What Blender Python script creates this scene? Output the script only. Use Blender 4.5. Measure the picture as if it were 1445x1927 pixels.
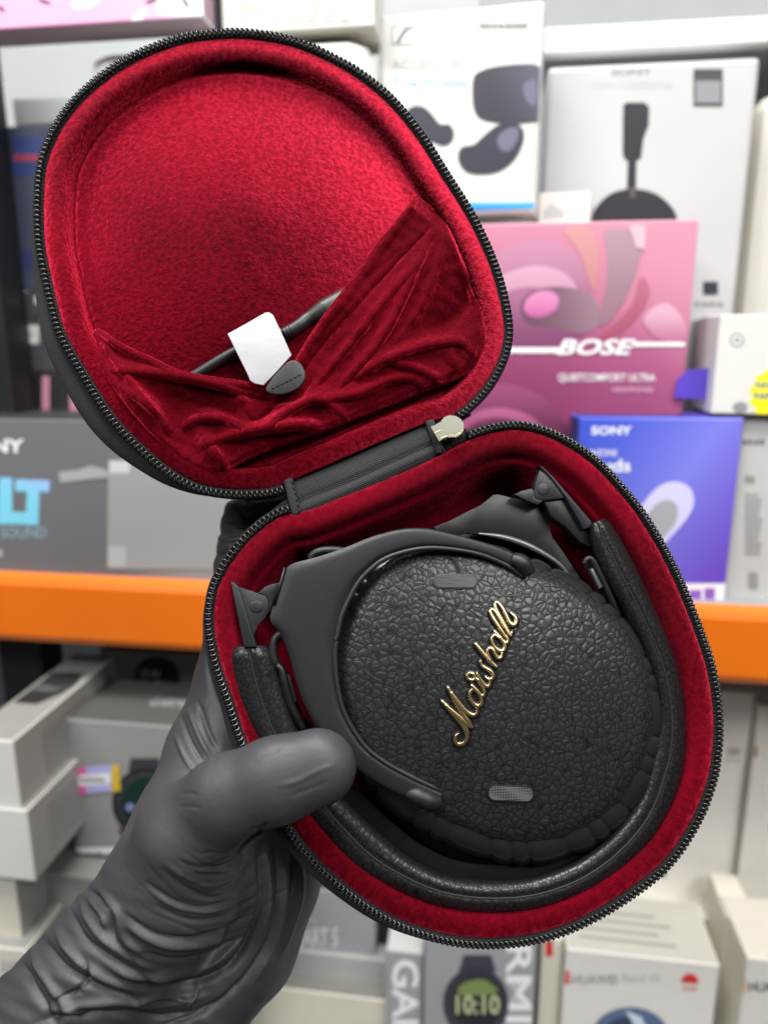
import bpy, bmesh, math, random
import numpy as np
from mathutils import Vector, Matrix

random.seed(7)
rng = np.random.default_rng(7)
for o in list(bpy.data.objects):
    bpy.data.objects.remove(o)
scene = bpy.context.scene
COL = scene.collection

# ------------------------------------------------------------------ camera
F = 26.0 / 36.0 * 1927.0            # focal length in photo pixels
CX, CY = 722.5, 963.5
PITCH = math.radians(13.0)
CAM = Vector((0.0, 0.0, 1.45))
FWD = Vector((0, math.cos(PITCH), -math.sin(PITCH)))
RGT = Vector((1, 0, 0))
UPV = Vector((0, math.sin(PITCH), math.cos(PITCH)))
cam_d = bpy.data.cameras.new('camera')
cam = bpy.data.objects.new('camera', cam_d)
COL.objects.link(cam)
cam.location = CAM
cam.rotation_euler = (math.pi / 2 - PITCH, 0, 0)
cam_d.sensor_fit = 'VERTICAL'
cam_d.sensor_height = 36.0
cam_d.sensor_width = 27.0
cam_d.lens = 26.0
cam_d.clip_start = 0.01
cam_d.clip_end = 60.0
cam_d.dof.use_dof = True
cam_d.dof.focus_distance = 0.287
cam_d.dof.aperture_fstop = 5.8
scene.camera = cam

# ------------------------------------------------------------------ light: shop ceiling panels
world = bpy.data.worlds.new('World')
scene.world = world
world.use_nodes = True
bg = world.node_tree.nodes['Background']
bg.inputs[0].default_value = (0.93, 0.96, 1.0, 1)
bg.inputs[1].default_value = 0.07


def area(name, loc, target, sx, sy, power, col=(1, 1, 1)):
    l = bpy.data.lights.new(name, 'AREA')
    l.shape = 'RECTANGLE'
    l.size = sx
    l.size_y = sy
    l.energy = power
    l.color = col
    o = bpy.data.objects.new(name, l)
    COL.objects.link(o)
    o.location = loc
    d = Vector(target) - Vector(loc)
    o.rotation_euler = d.to_track_quat('-Z', 'Y').to_euler()
    return o


area('ceiling_panel_light', (-0.15, 0.02, 2.95), (0.0, 0.30, 1.3), 1.3, 0.45, 54, (1.0, 0.985, 0.96))
area('ceiling_panel_light', (1.0, -0.9, 2.75), (0.0, 0.5, 1.25), 1.2, 0.35, 31, (1.0, 0.985, 0.96))
area('ceiling_panel_light', (-1.2, -1.0, 2.75), (0.0, 0.5, 1.2), 1.2, 0.35, 29, (0.97, 0.98, 1.0))

scene.view_settings.view_transform = 'Standard'
scene.view_settings.look = 'None'
scene.view_settings.exposure = 0.0
scene.view_settings.gamma = 1.0
scene.render.engine = 'CYCLES'


# ------------------------------------------------------------------ pixel <-> space helpers
def ray(px, py):
    return FWD + RGT * ((px - CX) / F) + UPV * ((CY - py) / F)


def P(px, py, d):
    return CAM + ray(px, py) * d


class Plane:
    """a plane of the real case; at() finds where a traced outline point lies on it, h metres above it"""

    def __init__(s, a, b, c):
        s.O = a.copy()
        s.U = (b - a).normalized()
        n = (b - a).cross(c - a).normalized()
        if n.dot(CAM - a) < 0:
            n = -n
        s.N = n
        s.V = n.cross(s.U)

    def at(s, px, py, h=0.0):
        r = ray(px, py)
        t = ((s.O + s.N * h) - CAM).dot(s.N) / r.dot(s.N)
        return CAM + r * t

    def loc(s, px, py, h=0.0):
        p = s.at(px, py, h) - s.O
        return (p.dot(s.U), p.dot(s.V))

    def w(s, u, v, h):
        return s.O + s.U * u + s.V * v + s.N * h


# ------------------------------------------------------------------ curves
def catmull(pts, n, closed=True):
    """centripetal-ish spline through pts resampled to n evenly spaced points"""
    p = np.array(pts, float)
    m = len(p)
    out = []
    segs = m if closed else m - 1
    for i in range(segs):
        if closed:
            a, b, c, d = p[(i - 1) % m], p[i], p[(i + 1) % m], p[(i + 2) % m]
        else:
            a, b, c, d = p[max(i - 1, 0)], p[i], p[i + 1], p[min(i + 2, m - 1)]
        for k in range(16):
            t = k / 16
            out.append(0.5 * (2 * b + (c - a) * t + (2 * a - 5 * b + 4 * c - d) * t * t + (3 * b - a - 3 * c + d) * t ** 3))
    if not closed:
        out.append(p[-1])
    q = np.array(out)
    if closed:
        q = np.vstack([q, q[:1]])
    L = np.concatenate([[0], np.cumsum(np.linalg.norm(np.diff(q, axis=0), axis=1))])
    s = np.linspace(0, L[-1], n + 1)[:-1] if closed else np.linspace(0, L[-1], n)
    return np.stack([np.interp(s, L, q[:, k]) for k in range(q.shape[1])], 1)


def pairs_resample(o, i, n):
    """matched outer/inner boundary curves -> n stations"""
    d = np.hstack([np.array(o, float), np.array(i, float)])
    r = catmull(d, n, closed=False)
    return r[:, :2], r[:, 2:4]


# ------------------------------------------------------------------ objects
def link(o, parent=None):
    COL.objects.link(o)
    if parent is not None:
        o.parent = parent
    return o


def org(parent):
    """world location of a (never rotated) parent"""
    v = Vector((0, 0, 0))
    while parent is not None:
        v = v + parent.location
        parent = parent.parent
    return v


def meshobj(name, verts, faces, mat, parent=None, smooth=True, sharp=None):
    me = bpy.data.meshes.new(name)
    if parent is None:
        v = np.array([tuple(p) for p in verts], float)
        c = Vector(((v[:, 0].min() + v[:, 0].max()) / 2, (v[:, 1].min() + v[:, 1].max()) / 2, v[:, 2].min()))
    else:
        c = org(parent)
    me.from_pydata([tuple(Vector(p) - c) for p in verts], [], [list(f) for f in faces])
    me.validate()
    me.update()
    if smooth:
        me.polygons.foreach_set('use_smooth', [True] * len(me.polygons))
    if sharp is not None:
        try:
            me.set_sharp_from_angle(angle=math.radians(sharp))
        except Exception:
            pass
    o = bpy.data.objects.new(name, me)
    if mat is not None:
        for m in (mat if isinstance(mat, (list, tuple)) else [mat]):
            me.materials.append(m)
    if parent is None:
        o.location = c
    return link(o, parent)


def fix_normals(o):
    bm = bmesh.new()
    bm.from_mesh(o.data)
    bmesh.ops.recalc_face_normals(bm, faces=bm.faces)
    bm.to_mesh(o.data)
    bm.free()
    return o


def tag(o, label=None, cat=None, group=None, kind=None):
    if label:
        o['label'] = label
    if cat:
        o['category'] = cat
    if group:
        o['group'] = group
    if kind:
        o['kind'] = kind
    return o


def empty(name, loc):
    o = bpy.data.objects.new(name, None)
    o.empty_display_size = 0.02
    o.location = loc
    return link(o)


def prism(name, pts3, n, th, mat, parent, bevel=0.0, seg=2, smooth=True):
    """closed outline pts3 (world) extruded back along -n by th, front rim bevelled"""
    bm = bmesh.new()
    c = org(parent) if parent is not None else Vector(pts3[0])
    top = [bm.verts.new(Vector(p) - c) for p in pts3]
    bot = [bm.verts.new(Vector(p) - c - n * th) for p in pts3]
    ft = bm.faces.new(top)
    bm.faces.new(bot[::-1])
    k = len(top)
    for i in range(k):
        bm.faces.new((top[i], bot[i], bot[(i + 1) % k], top[(i + 1) % k]))
    bmesh.ops.recalc_face_normals(bm, faces=bm.faces)
    if bevel > 0:
        bmesh.ops.bevel(bm, geom=list(ft.edges), offset=bevel, segments=seg, affect='EDGES', profile=0.5, clamp_overlap=True)
    me = bpy.data.meshes.new(name)
    bmesh.ops.triangulate(bm, faces=[f for f in bm.faces if len(f.verts) > 4])
    bm.to_mesh(me)
    bm.free()
    if smooth:
        me.polygons.foreach_set('use_smooth', [True] * len(me.polygons))
        try:
            me.set_sharp_from_angle(angle=math.radians(32))
        except Exception:
            pass
    me.materials.append(mat)
    o = bpy.data.objects.new(name, me)
    if parent is None:
        o.location = c
    return link(o, parent)


def grid_faces(nu, nv, closed_u=False, closed_v=False, off=0):
    f = []
    for i in range(nu if closed_u else nu - 1):
        for j in range(nv if closed_v else nv - 1):
            a = i * nv + j
            b = ((i + 1) % nu) * nv + j
            c = ((i + 1) % nu) * nv + (j + 1) % nv
            d = i * nv + (j + 1) % nv
            f.append((off + a, off + b, off + c, off + d))
    return f


def tube(pts, rad, seg=10, flat=1.0, nrm=None, caps=True):
    """tube mesh data around a 3-D polyline; rad scalar or list; flat squashes along nrm"""
    pts = [Vector(p) for p in pts]
    n = len(pts)
    rad = [rad] * n if not hasattr(rad, '__len__') else list(rad)
    V, Fc = [], []
    ref = nrm if nrm is not None else Vector((0.13, 0.31, 0.94))
    for i in range(n):
        t = (pts[min(i + 1, n - 1)] - pts[max(i - 1, 0)]).normalized()
        s = t.cross(ref).normalized()
        u = s.cross(t).normalized()
        for k in range(seg):
            a = 2 * math.pi * k / seg
            V.append(pts[i] + s * (math.cos(a) * rad[i]) + u * (math.sin(a) * rad[i] * flat))
    Fc = grid_faces(n, seg, closed_v=True)
    if caps:
        Fc.append(tuple(range(seg)))
        Fc.append(tuple(range((n - 1) * seg, n * seg))[::-1])
    return V, Fc


# ------------------------------------------------------------------ materials
def lin(c):
    c = c.lstrip('#')
    r = []
    for k in (0, 2, 4):
        v = int(c[k:k + 2], 16) / 255
        r.append(v / 12.92 if v <= 0.04045 else ((v + 0.055) / 1.055) ** 2.4)
    return (*r, 1.0)


def newmat(name):
    m = bpy.data.materials.new(name)
    m.use_nodes = True
    nt = m.node_tree
    return m, nt, nt.nodes['Principled BSDF']


def node(nt, t, **kw):
    n = nt.nodes.new(t)
    for k, v in kw.items():
        if k in n.inputs:
            n.inputs[k].default_value = v
        else:
            setattr(n, k, v)
    return n


def plain(name, col, rough=0.5, metal=0.0, spec=0.5, coat=0.0, noise=0.0, nscale=300.0, bump=0.0, bscale=1500.0):
    m, nt, b = newmat(name)
    col = lin(col) if isinstance(col, str) else (*col, 1.0)
    b.inputs['Base Color'].default_value = col
    b.inputs['Roughness'].default_value = rough
    b.inputs['Metallic'].default_value = metal
    b.inputs['Specular IOR Level'].default_value = spec
    b.inputs['Coat Weight'].default_value = coat
    tc = node(nt, 'ShaderNodeTexCoord')
    if noise > 0:
        nz = node(nt, 'ShaderNodeTexNoise', Scale=nscale, Detail=4.0)
        nt.links.new(tc.outputs['Object'], nz.inputs['Vector'])
        mr = node(nt, 'ShaderNodeMapRange')
        mr.inputs['To Min'].default_value = 1 - noise
        mr.inputs['To Max'].default_value = 1 + noise
        nt.links.new(nz.outputs[0], mr.inputs['Value'])
        mx = node(nt, 'ShaderNodeMix', data_type='RGBA', blend_type='MULTIPLY')
        mx.inputs['Factor'].default_value = 1
        mx.inputs['A'].default_value = col
        nt.links.new(mr.outputs[0], mx.inputs['B'])
        nt.links.new(mx.outputs['Result'], b.inputs['Base Color'])
    if bump > 0:
        nz = node(nt, 'ShaderNodeTexNoise', Scale=bscale, Detail=3.0)
        nt.links.new(tc.outputs['Object'], nz.inputs['Vector'])
        bp = node(nt, 'ShaderNodeBump', Strength=bump, Distance=0.0004)
        nt.links.new(nz.outputs[0], bp.inputs['Height'])
        nt.links.new(bp.outputs[0], b.inputs['Normal'])
    return m


def velvet(name, dark, light, crush=0.6, cscale=230.0, nap=None, sheen_r=0.45, sheen=0.6, relief=0.8, patch=0.3):
    """crushed pile: nap patches change colour and roughness, sheen gives the bloom"""
    m, nt, b = newmat(name)
    tc = node(nt, 'ShaderNodeTexCoord')
    n1 = node(nt, 'ShaderNodeTexNoise', Scale=cscale, Detail=3.0, Roughness=0.55, Distortion=0.15)
    n2 = node(nt, 'ShaderNodeTexNoise', Scale=1500.0, Detail=3.0)
    n3 = node(nt, 'ShaderNodeTexNoise', Scale=14.0, Detail=1.0)
    for n in (n1, n2, n3):
        nt.links.new(tc.outputs['Object'], n.inputs['Vector'])
    a = node(nt, 'ShaderNodeMath', operation='MULTIPLY_ADD')
    nt.links.new(n1.outputs[0], a.inputs[0])
    a.inputs[1].default_value = crush
    nt.links.new(n3.outputs[0], a.inputs[2])
    a2 = node(nt, 'ShaderNodeMath', operation='MULTIPLY_ADD')
    nt.links.new(n2.outputs[0], a2.inputs[0])
    a2.inputs[1].default_value = 0.5
    nt.links.new(a.outputs[0], a2.inputs[2])
    rp = node(nt, 'ShaderNodeValToRGB')
    mid = 0.5 + crush * 0.5 + 0.25
    rp.color_ramp.elements[0].position = max(0.0, (mid - 0.33) / 2)
    rp.color_ramp.elements[1].position = (mid + 0.33) / 2
    rp.color_ramp.elements[0].color = (*dark, 1)
    rp.color_ramp.elements[1].color = (*light, 1)
    hf = node(nt, 'ShaderNodeMath', operation='MULTIPLY')
    hf.inputs[1].default_value = 0.5
    nt.links.new(a2.outputs[0], hf.inputs[0])
    nt.links.new(hf.outputs[0], rp.inputs[0])
    nt.links.new(rp.outputs[0], b.inputs['Base Color'])
    b.inputs['Roughness'].default_value = 0.85
    b.inputs['Specular IOR Level'].default_value = 0.04
    b.inputs['Sheen Weight'].default_value = 0.25
    b.inputs['Sheen Roughness'].default_value = 0.30
    b.inputs['Sheen Tint'].default_value = (1.0, 0.07, 0.14, 1)
    b1 = node(nt, 'ShaderNodeBump', Strength=relief, Distance=0.002)
    nt.links.new(n1.outputs[0], b1.inputs['Height'])
    b2 = node(nt, 'ShaderNodeBump', Strength=0.6, Distance=0.0005)
    nt.links.new(n2.outputs[0], b2.inputs['Height'])
    nt.links.new(b1.outputs[0], b2.inputs['Normal'])
    sh = node(nt, 'ShaderNodeBsdfSheen')
    try:
        sh.distribution = 'ASHIKHMIN'
    except Exception:
        pass
    # crushed patches of pile catch more or less light
    sm_ = node(nt, 'ShaderNodeMapRange', interpolation_type='SMOOTHSTEP')
    sm_.inputs['From Min'].default_value = 0.36
    sm_.inputs['From Max'].default_value = 0.66
    nt.links.new(n1.outputs[0], sm_.inputs['Value'])
    sx = node(nt, 'ShaderNodeMix', data_type='RGBA')
    lo_, hi_2 = sheen * (1 - patch), sheen * (1 + patch)
    sx.inputs['A'].default_value = (lo_, 0.025 * lo_, 0.07 * lo_, 1)
    sx.inputs['B'].default_value = (hi_2, 0.04 * hi_2, 0.095 * hi_2, 1)
    nt.links.new(sm_.outputs[0], sx.inputs['Factor'])
    nt.links.new(sx.outputs['Result'], sh.inputs['Color'])
    sh.inputs['Roughness'].default_value = sheen_r
    ads = node(nt, 'ShaderNodeAddShader')
    nt.links.new(b.outputs[0], ads.inputs[0])
    nt.links.new(sh.outputs[0], ads.inputs[1])
    nt.links.new(ads.outputs[0], nt.nodes['Material Output'].inputs['Surface'])
    if nap is None:
        nt.links.new(b2.outputs[0], b.inputs['Normal'])
        nt.links.new(b2.outputs[0], sh.inputs['Normal'])
    else:
        # the pile leans outwards from the middle of the tray
        sb = node(nt, 'ShaderNodeVectorMath', operation='SUBTRACT')
        sb.name = 'nap_centre'
        nt.links.new(tc.outputs['Object'], sb.inputs[0])
        sb.inputs[1].default_value = nap[:3]
        ad = node(nt, 'ShaderNodeVectorMath', operation='MULTIPLY_ADD')
        nt.links.new(sb.outputs[0], ad.inputs[0])
        ad.inputs[1].default_value = (nap[3],) * 3
        nt.links.new(b2.outputs[0], ad.inputs[2])
        n2_ = node(nt, 'ShaderNodeVectorMath', operation='NORMALIZE')
        nt.links.new(ad.outputs[0], n2_.inputs[0])
        nt.links.new(n2_.outputs[0], b.inputs['Normal'])
        nt.links.new(n2_.outputs[0], sh.inputs['Normal'])
    return m


def leather(name, col, scale, depth=0.0006, rough=0.42, strength=1.0):
    m, nt, b = newmat(name)
    tc = node(nt, 'ShaderNodeTexCoord')
    wz = node(nt, 'ShaderNodeTexNoise', Scale=scale * 0.6, Detail=2.0)
    nt.links.new(tc.outputs['Object'], wz.inputs['Vector'])
    wa = node(nt, 'ShaderNodeVectorMath', operation='MULTIPLY_ADD')
    nt.links.new(wz.outputs['Color'], wa.inputs[0])
    wa.inputs[1].default_value = (0.5 / scale,) * 3
    nt.links.new(tc.outputs['Object'], wa.inputs[2])
    v1 = node(nt, 'ShaderNodeTexVoronoi', feature='DISTANCE_TO_EDGE', Scale=scale)
    v2 = node(nt, 'ShaderNodeTexVoronoi', feature='DISTANCE_TO_EDGE', Scale=scale * 0.45)
    v3 = node(nt, 'ShaderNodeTexNoise', Scale=scale * 5, Detail=3.0)
    nt.links.new(wa.outputs[0], v1.inputs['Vector'])
    nt.links.new(tc.outputs['Object'], v2.inputs['Vector'])
    nt.links.new(tc.outputs['Object'], v3.inputs['Vector'])

    def ramp(src, p):
        r = node(nt, 'ShaderNodeMapRange', interpolation_type='SMOOTHSTEP')
        r.inputs['From Min'].default_value = 0.0
        r.inputs['From Max'].default_value = p
        nt.links.new(src, r.inputs['Value'])
        return r.outputs[0]
    # crease lines (colour) and pillowy pebbles (relief)
    h = node(nt, 'ShaderNodeMath', operation='MULTIPLY')
    nt.links.new(ramp(v1.outputs['Distance'], 0.10), h.inputs[0])
    nt.links.new(ramp(v2.outputs['Distance'], 0.025), h.inputs[1])
    pil = node(nt, 'ShaderNodeMath', operation='MULTIPLY')
    nt.links.new(ramp(v1.outputs['Distance'], 0.42), pil.inputs[0])
    nt.links.new(ramp(v2.outputs['Distance'], 0.03), pil.inputs[1])
    hh = node(nt, 'ShaderNodeMath', operation='MULTIPLY_ADD')
    nt.links.new(v3.outputs[0], hh.inputs[0])
    hh.inputs[1].default_value = 0.05
    nt.links.new(pil.outputs[0], hh.inputs[2])
    bp = node(nt, 'ShaderNodeBump', Strength=strength, Distance=depth)
    nt.links.new(hh.outputs[0], bp.inputs['Height'])
    nt.links.new(bp.outputs[0], b.inputs['Normal'])
    mx = node(nt, 'ShaderNodeMix', data_type='RGBA')
    mx.inputs['A'].default_value = (*[c * 0.30 for c in col], 1)
    mx.inputs['B'].default_value = (*col, 1)
    nt.links.new(h.outputs[0], mx.inputs['Factor'])
    nt.links.new(mx.outputs['Result'], b.inputs['Base Color'])
    rr = node(nt, 'ShaderNodeMapRange')
    rr.inputs['To Min'].default_value = rough + 0.2
    rr.inputs['To Max'].default_value = rough
    nt.links.new(h.outputs[0], rr.inputs['Value'])
    nt.links.new(rr.outputs[0], b.inputs['Roughness'])
    sr = node(nt, 'ShaderNodeMapRange')
    sr.inputs['To Min'].default_value = 0.16
    sr.inputs['To Max'].default_value = 0.5
    nt.links.new(h.outputs[0], sr.inputs['Value'])
    nt.links.new(sr.outputs[0], b.inputs['Specular IOR Level'])
    return m


def weave(name, col, scale=900.0, rough=0.85, rot=0.4, contrast=0.5):
    m, nt, b = newmat(name)
    tc = node(nt, 'ShaderNodeTexCoord')
    mp = node(nt, 'ShaderNodeMapping')
    mp.inputs['Rotation'].default_value = (0.2, 0.3, rot)
    nt.links.new(tc.outputs['Object'], mp.inputs['Vector'])
    w1 = node(nt, 'ShaderNodeTexWave', wave_type='BANDS', bands_direction='X', Scale=scale * 0.16, Distortion=0.8, Detail=1.0)
    w2 = node(nt, 'ShaderNodeTexWave', wave_type='BANDS', bands_direction='Z', Scale=scale * 0.16, Distortion=0.8, Detail=1.0)
    nt.links.new(mp.outputs[0], w1.inputs['Vector'])
    nt.links.new(mp.outputs[0], w2.inputs['Vector'])
    mu = node(nt, 'ShaderNodeMath', operation='MULTIPLY')
    nt.links.new(w1.outputs[1], mu.inputs[0])
    nt.links.new(w2.outputs[1], mu.inputs[1])
    mx = node(nt, 'ShaderNodeMix', data_type='RGBA')
    mx.inputs['A'].default_value = (*[c * (1 - contrast) for c in col], 1)
    mx.inputs['B'].default_value = (*[c * (1 + contrast) for c in col], 1)
    nt.links.new(mu.outputs[0], mx.inputs['Factor'])
    nt.links.new(mx.outputs['Result'], b.inputs['Base Color'])
    bp = node(nt, 'ShaderNodeBump', Strength=0.7, Distance=0.0004)
    nt.links.new(mu.outputs[0], bp.inputs['Height'])
    nt.links.new(bp.outputs[0], b.inputs['Normal'])
    b.inputs['Roughness'].default_value = rough
    b.inputs['Specular IOR Level'].default_value = 0.25
    return m


M = {}
M['velvet'] = velvet('red_velvet', (0.035, 0.0, 0.002), (0.16, 0.0006, 0.008), 0.8, 560.0, nap=(0.0, 0.0, 0.0, 10.0), sheen=0.50, relief=0.5, patch=0.26)
M['velvet_soft'] = velvet('red_velvet_smooth', (0.045, 0.0, 0.002), (0.11, 0.0005, 0.006), 0.6, 500.0, sheen=0.95, relief=0.25, sheen_r=0.30, patch=0.35)
M['velvet_base'] = velvet('red_velvet_brushed_upwards', (0.04, 0.0, 0.002), (0.125, 0.0004, 0.007), 0.8, 420.0, nap=(0.0, 0.0, 0.0, 5.0), sheen=0.34, relief=0.4, sheen_r=0.35, patch=0.4)
M['leather'] = leather('pebbled_black_leather', (0.017, 0.018, 0.0195), 335.0, 0.00014, 0.38)
M['leather_fine'] = leather('fine_black_leather', (0.010, 0.010, 0.011), 400.0, 0.00008, 0.36, 0.7)
M['pleather'] = plain('soft_black_cushion_leather', (0.014, 0.014, 0.015), 0.24, spec=0.5, bump=0.12, bscale=900)
M['matte'] = plain('matte_black_plastic', (0.011, 0.0115, 0.0125), 0.44, spec=0.45, bump=0.25, bscale=4200)
M['matte_dark'] = plain('dark_black_plastic', (0.006, 0.006, 0.0065), 0.42, bump=0.1, bscale=4000)
M['grey_metal'] = plain('charcoal_metal', (0.024, 0.025, 0.027), 0.42, metal=0.3, bump=0.2, bscale=4200)
M['steel_edge'] = plain('grey_steel', (0.16, 0.165, 0.17), 0.35, metal=0.6)
M['gold'] = plain('polished_gold', (0.92, 0.69, 0.34), 0.26, metal=1.0)
M['black_gloss'] = plain('gloss_black', (0.008, 0.008, 0.008), 0.25)
M['coil'] = plain('zipper_nylon_black', (0.016, 0.016, 0.017), 0.2, spec=0.6)
M['tape'] = weave('zipper_tape_black', (0.016, 0.016, 0.017), 1400)
M['canvas'] = weave('charcoal_canvas', (0.048, 0.047, 0.048), 2600, contrast=0.45)
M['shell'] = weave('charcoal_shell_fabric', (0.045, 0.045, 0.047), 3600, contrast=0.5)
M['puller'] = plain('pale_brass_puller', (0.27, 0.265, 0.22), 0.38, metal=1.0, noise=0.1, nscale=200)
M['puller_edge'] = plain('bright_brass_edge', (0.95, 0.9, 0.6), 0.2, metal=1.0)
M['rubber'] = plain('black_rubber_cable', (0.016, 0.016, 0.017), 0.45)
M['paper'] = plain('white_paper', (0.46, 0.46, 0.48), 0.6, bump=0.3, bscale=260)
M['strap'] = plain('black_webbing', (0.006, 0.006, 0.0065), 0.75, spec=0.18, bump=0.2, bscale=3000)
M['thread_red'] = plain('dark_red_thread', (0.22, 0.004, 0.02), 0.7)
M['stitch'] = plain('black_thread', (0.010, 0.010, 0.011), 0.6)


def glove_mat():
    m, nt, b = newmat('black_nitrile')
    tc = node(nt, 'ShaderNodeTexCoord')
    b.inputs['Base Color'].default_value = (0.042, 0.043, 0.046, 1)
    b.inputs['Roughness'].default_value = 0.52
    b.inputs['Specular IOR Level'].default_value = 0.42
    n1 = node(nt, 'ShaderNodeTexNoise', Scale=95.0, Detail=6.0, Distortion=1.4)
    n2 = node(nt, 'ShaderNodeTexNoise', Scale=2200.0, Detail=2.0)
    for n in (n1, n2):
        nt.links.new(tc.outputs['Object'], n.inputs['Vector'])
    b1 = node(nt, 'ShaderNodeBump', Strength=0.13, Distance=0.002)
    nt.links.new(n1.outputs[0], b1.inputs['Height'])
    b2 = node(nt, 'ShaderNodeBump', Strength=0.12, Distance=0.0003)
    nt.links.new(n2.outputs[0], b2.inputs['Height'])
    nt.links.new(b1.outputs[0], b2.inputs['Normal'])
    nt.links.new(b2.outputs[0], b.inputs['Normal'])
    return m


M['glove'] = glove_mat()

# ================================================================== THE SETTING: a shop rack full of cartons
YAW = math.radians(8.0)
E0 = Vector((math.cos(YAW), -math.sin(YAW), 0))
N0 = Vector((math.sin(YAW), math.cos(YAW), 0))
ZV = Vector((0, 0, 1))


def on_shelf(px, py, b):
    r = ray(px, py)
    return CAM + r * (b / r.dot(N0))


def slab(name, a0, a1, b0, b1, z0, z1, mat, parent=None, bev=0.001, e=E0, n=N0, o=None):
    """a bevelled block in the rack's own directions"""
    base = Vector((CAM.x, CAM.y, 0)) if o is None else o
    bm = bmesh.new()
    c = org(parent) if parent is not None else base + e * ((a0 + a1) / 2) + n * ((b0 + b1) / 2) + ZV * z0
    vs = [bm.verts.new(base + e * a + n * b + ZV * z - c) for a in (a0, a1) for b in (b0, b1) for z in (z0, z1)]
    for f in ((0, 1, 3, 2), (4, 6, 7, 5), (0, 4, 5, 1), (2, 3, 7, 6), (1, 5, 7, 3), (0, 2, 6, 4)):
        bm.faces.new([vs[k] for k in f])
    bmesh.ops.recalc_face_normals(bm, faces=bm.faces)
    mats = mat if isinstance(mat, (list, tuple)) else [mat]
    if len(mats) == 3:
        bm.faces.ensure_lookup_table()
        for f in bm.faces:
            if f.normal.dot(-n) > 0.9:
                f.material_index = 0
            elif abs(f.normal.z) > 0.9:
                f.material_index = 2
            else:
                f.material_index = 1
    if bev > 0:
        bmesh.ops.bevel(bm, geom=list(bm.edges), offset=bev, segments=2, affect='EDGES', profile=0.5, clamp_overlap=True)
    me = bpy.data.meshes.new(name)
    bm.to_mesh(me)
    bm.free()
    for m in mats:
        me.materials.append(m)
    ob = bpy.data.objects.new(name, me)
    if parent is None:
        ob.location = c
    return link(ob, parent)


def card(name, col, rough=0.55, noise=0.05, coat=0.0):
    return plain(name, col, rough, noise=noise, nscale=60, coat=coat)


def print_grad(name, c1, c2, direction, lo, hi, rough=0.45, noise=0.0, c3=None):
    """printed two/three-tone artwork running across the object's own coordinates"""
    m, nt, b = newmat(name)
    tc = node(nt, 'ShaderNodeTexCoord')
    dp = node(nt, 'ShaderNodeVectorMath', operation='DOT_PRODUCT')
    nt.links.new(tc.outputs['Object'], dp.inputs[0])
    dp.inputs[1].default_value = direction
    mr = node(nt, 'ShaderNodeMapRange', interpolation_type='SMOOTHSTEP')
    mr.inputs['From Min'].default_value = lo
    mr.inputs['From Max'].default_value = hi
    src = dp.outputs['Value']
    if noise > 0:
        nz = node(nt, 'ShaderNodeTexNoise', Scale=9.0, Detail=1.0)
        nt.links.new(tc.outputs['Object'], nz.inputs['Vector'])
        ad = node(nt, 'ShaderNodeMath', operation='MULTIPLY_ADD')
        nt.links.new(nz.outputs[0], ad.inputs[0])
        ad.inputs[1].default_value = noise
        nt.links.new(src, ad.inputs[2])
        src = ad.outputs[0]
    nt.links.new(src, mr.inputs['Value'])
    rp = node(nt, 'ShaderNodeValToRGB')
    rp.color_ramp.elements[0].color = lin(c1)
    rp.color_ramp.elements[1].color = lin(c2)
    if c3:
        el = rp.color_ramp.elements.new(0.5)
        el.color = lin(c3)
    nt.links.new(mr.outputs[0], rp.inputs[0])
    nt.links.new(rp.outputs[0], b.inputs['Base Color'])
    b.inputs['Roughness'].default_value = rough
    return m


W_ = card('white_card', '#d6d5d0')
CREAM = card('cream_card', '#dcd8c8')
GREYW = card('pale_grey_card', '#cfd1d2')
GREY = card('mid_grey_card', '#9d9fa0')
GREYL = card('light_grey_card', '#b9bab9')
DARK = card('charcoal_card', '#3c3d3f')
BLK = card('black_card', '#1a1a1c')
INK = plain('black_ink', '#202124', 0.6)
INKG = plain('grey_ink', '#8d8f90', 0.6)
INKL = plain('pale_grey_ink', '#b5b6b6', 0.6)
WINK = plain('white_ink', '#f2f2f4', 0.5)
NAVY = plain('dark_plum_print', '#3a3744', 0.4)
NAVY2 = plain('plum_highlight_print', '#6f6a80', 0.4)
RED = plain('red_print', '#d32a2a', 0.5)
YEL = plain('yellow_sticker', '#f4ee20', 0.5)
CYAN = plain('cyan_print', '#3aa5dc', 0.5)
BLUE = plain('blue_print', '#2c67b4', 0.5)


def text_mesh(body, shear=0.0, bold=0.0):
    cu = bpy.data.curves.new('lettering', 'FONT')
    cu.body = body
    cu.shear = shear
    cu.offset = bold
    cu.extrude = 0.0
    cu.resolution_u = 3
    ob = bpy.data.objects.new('lettering', cu)
    COL.objects.link(ob)
    bpy.context.view_layer.update()
    dg = bpy.context.evaluated_depsgraph_get()
    me = bpy.data.meshes.new_from_object(ob.evaluated_get(dg))
    v = np.array([tuple(p.co) for p in me.vertices], float)
    f = [tuple(p.vertices) for p in me.polygons]
    bpy.data.objects.remove(ob)
    bpy.data.curves.remove(cu)
    bpy.data.meshes.remove(me)
    return v, f


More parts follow.
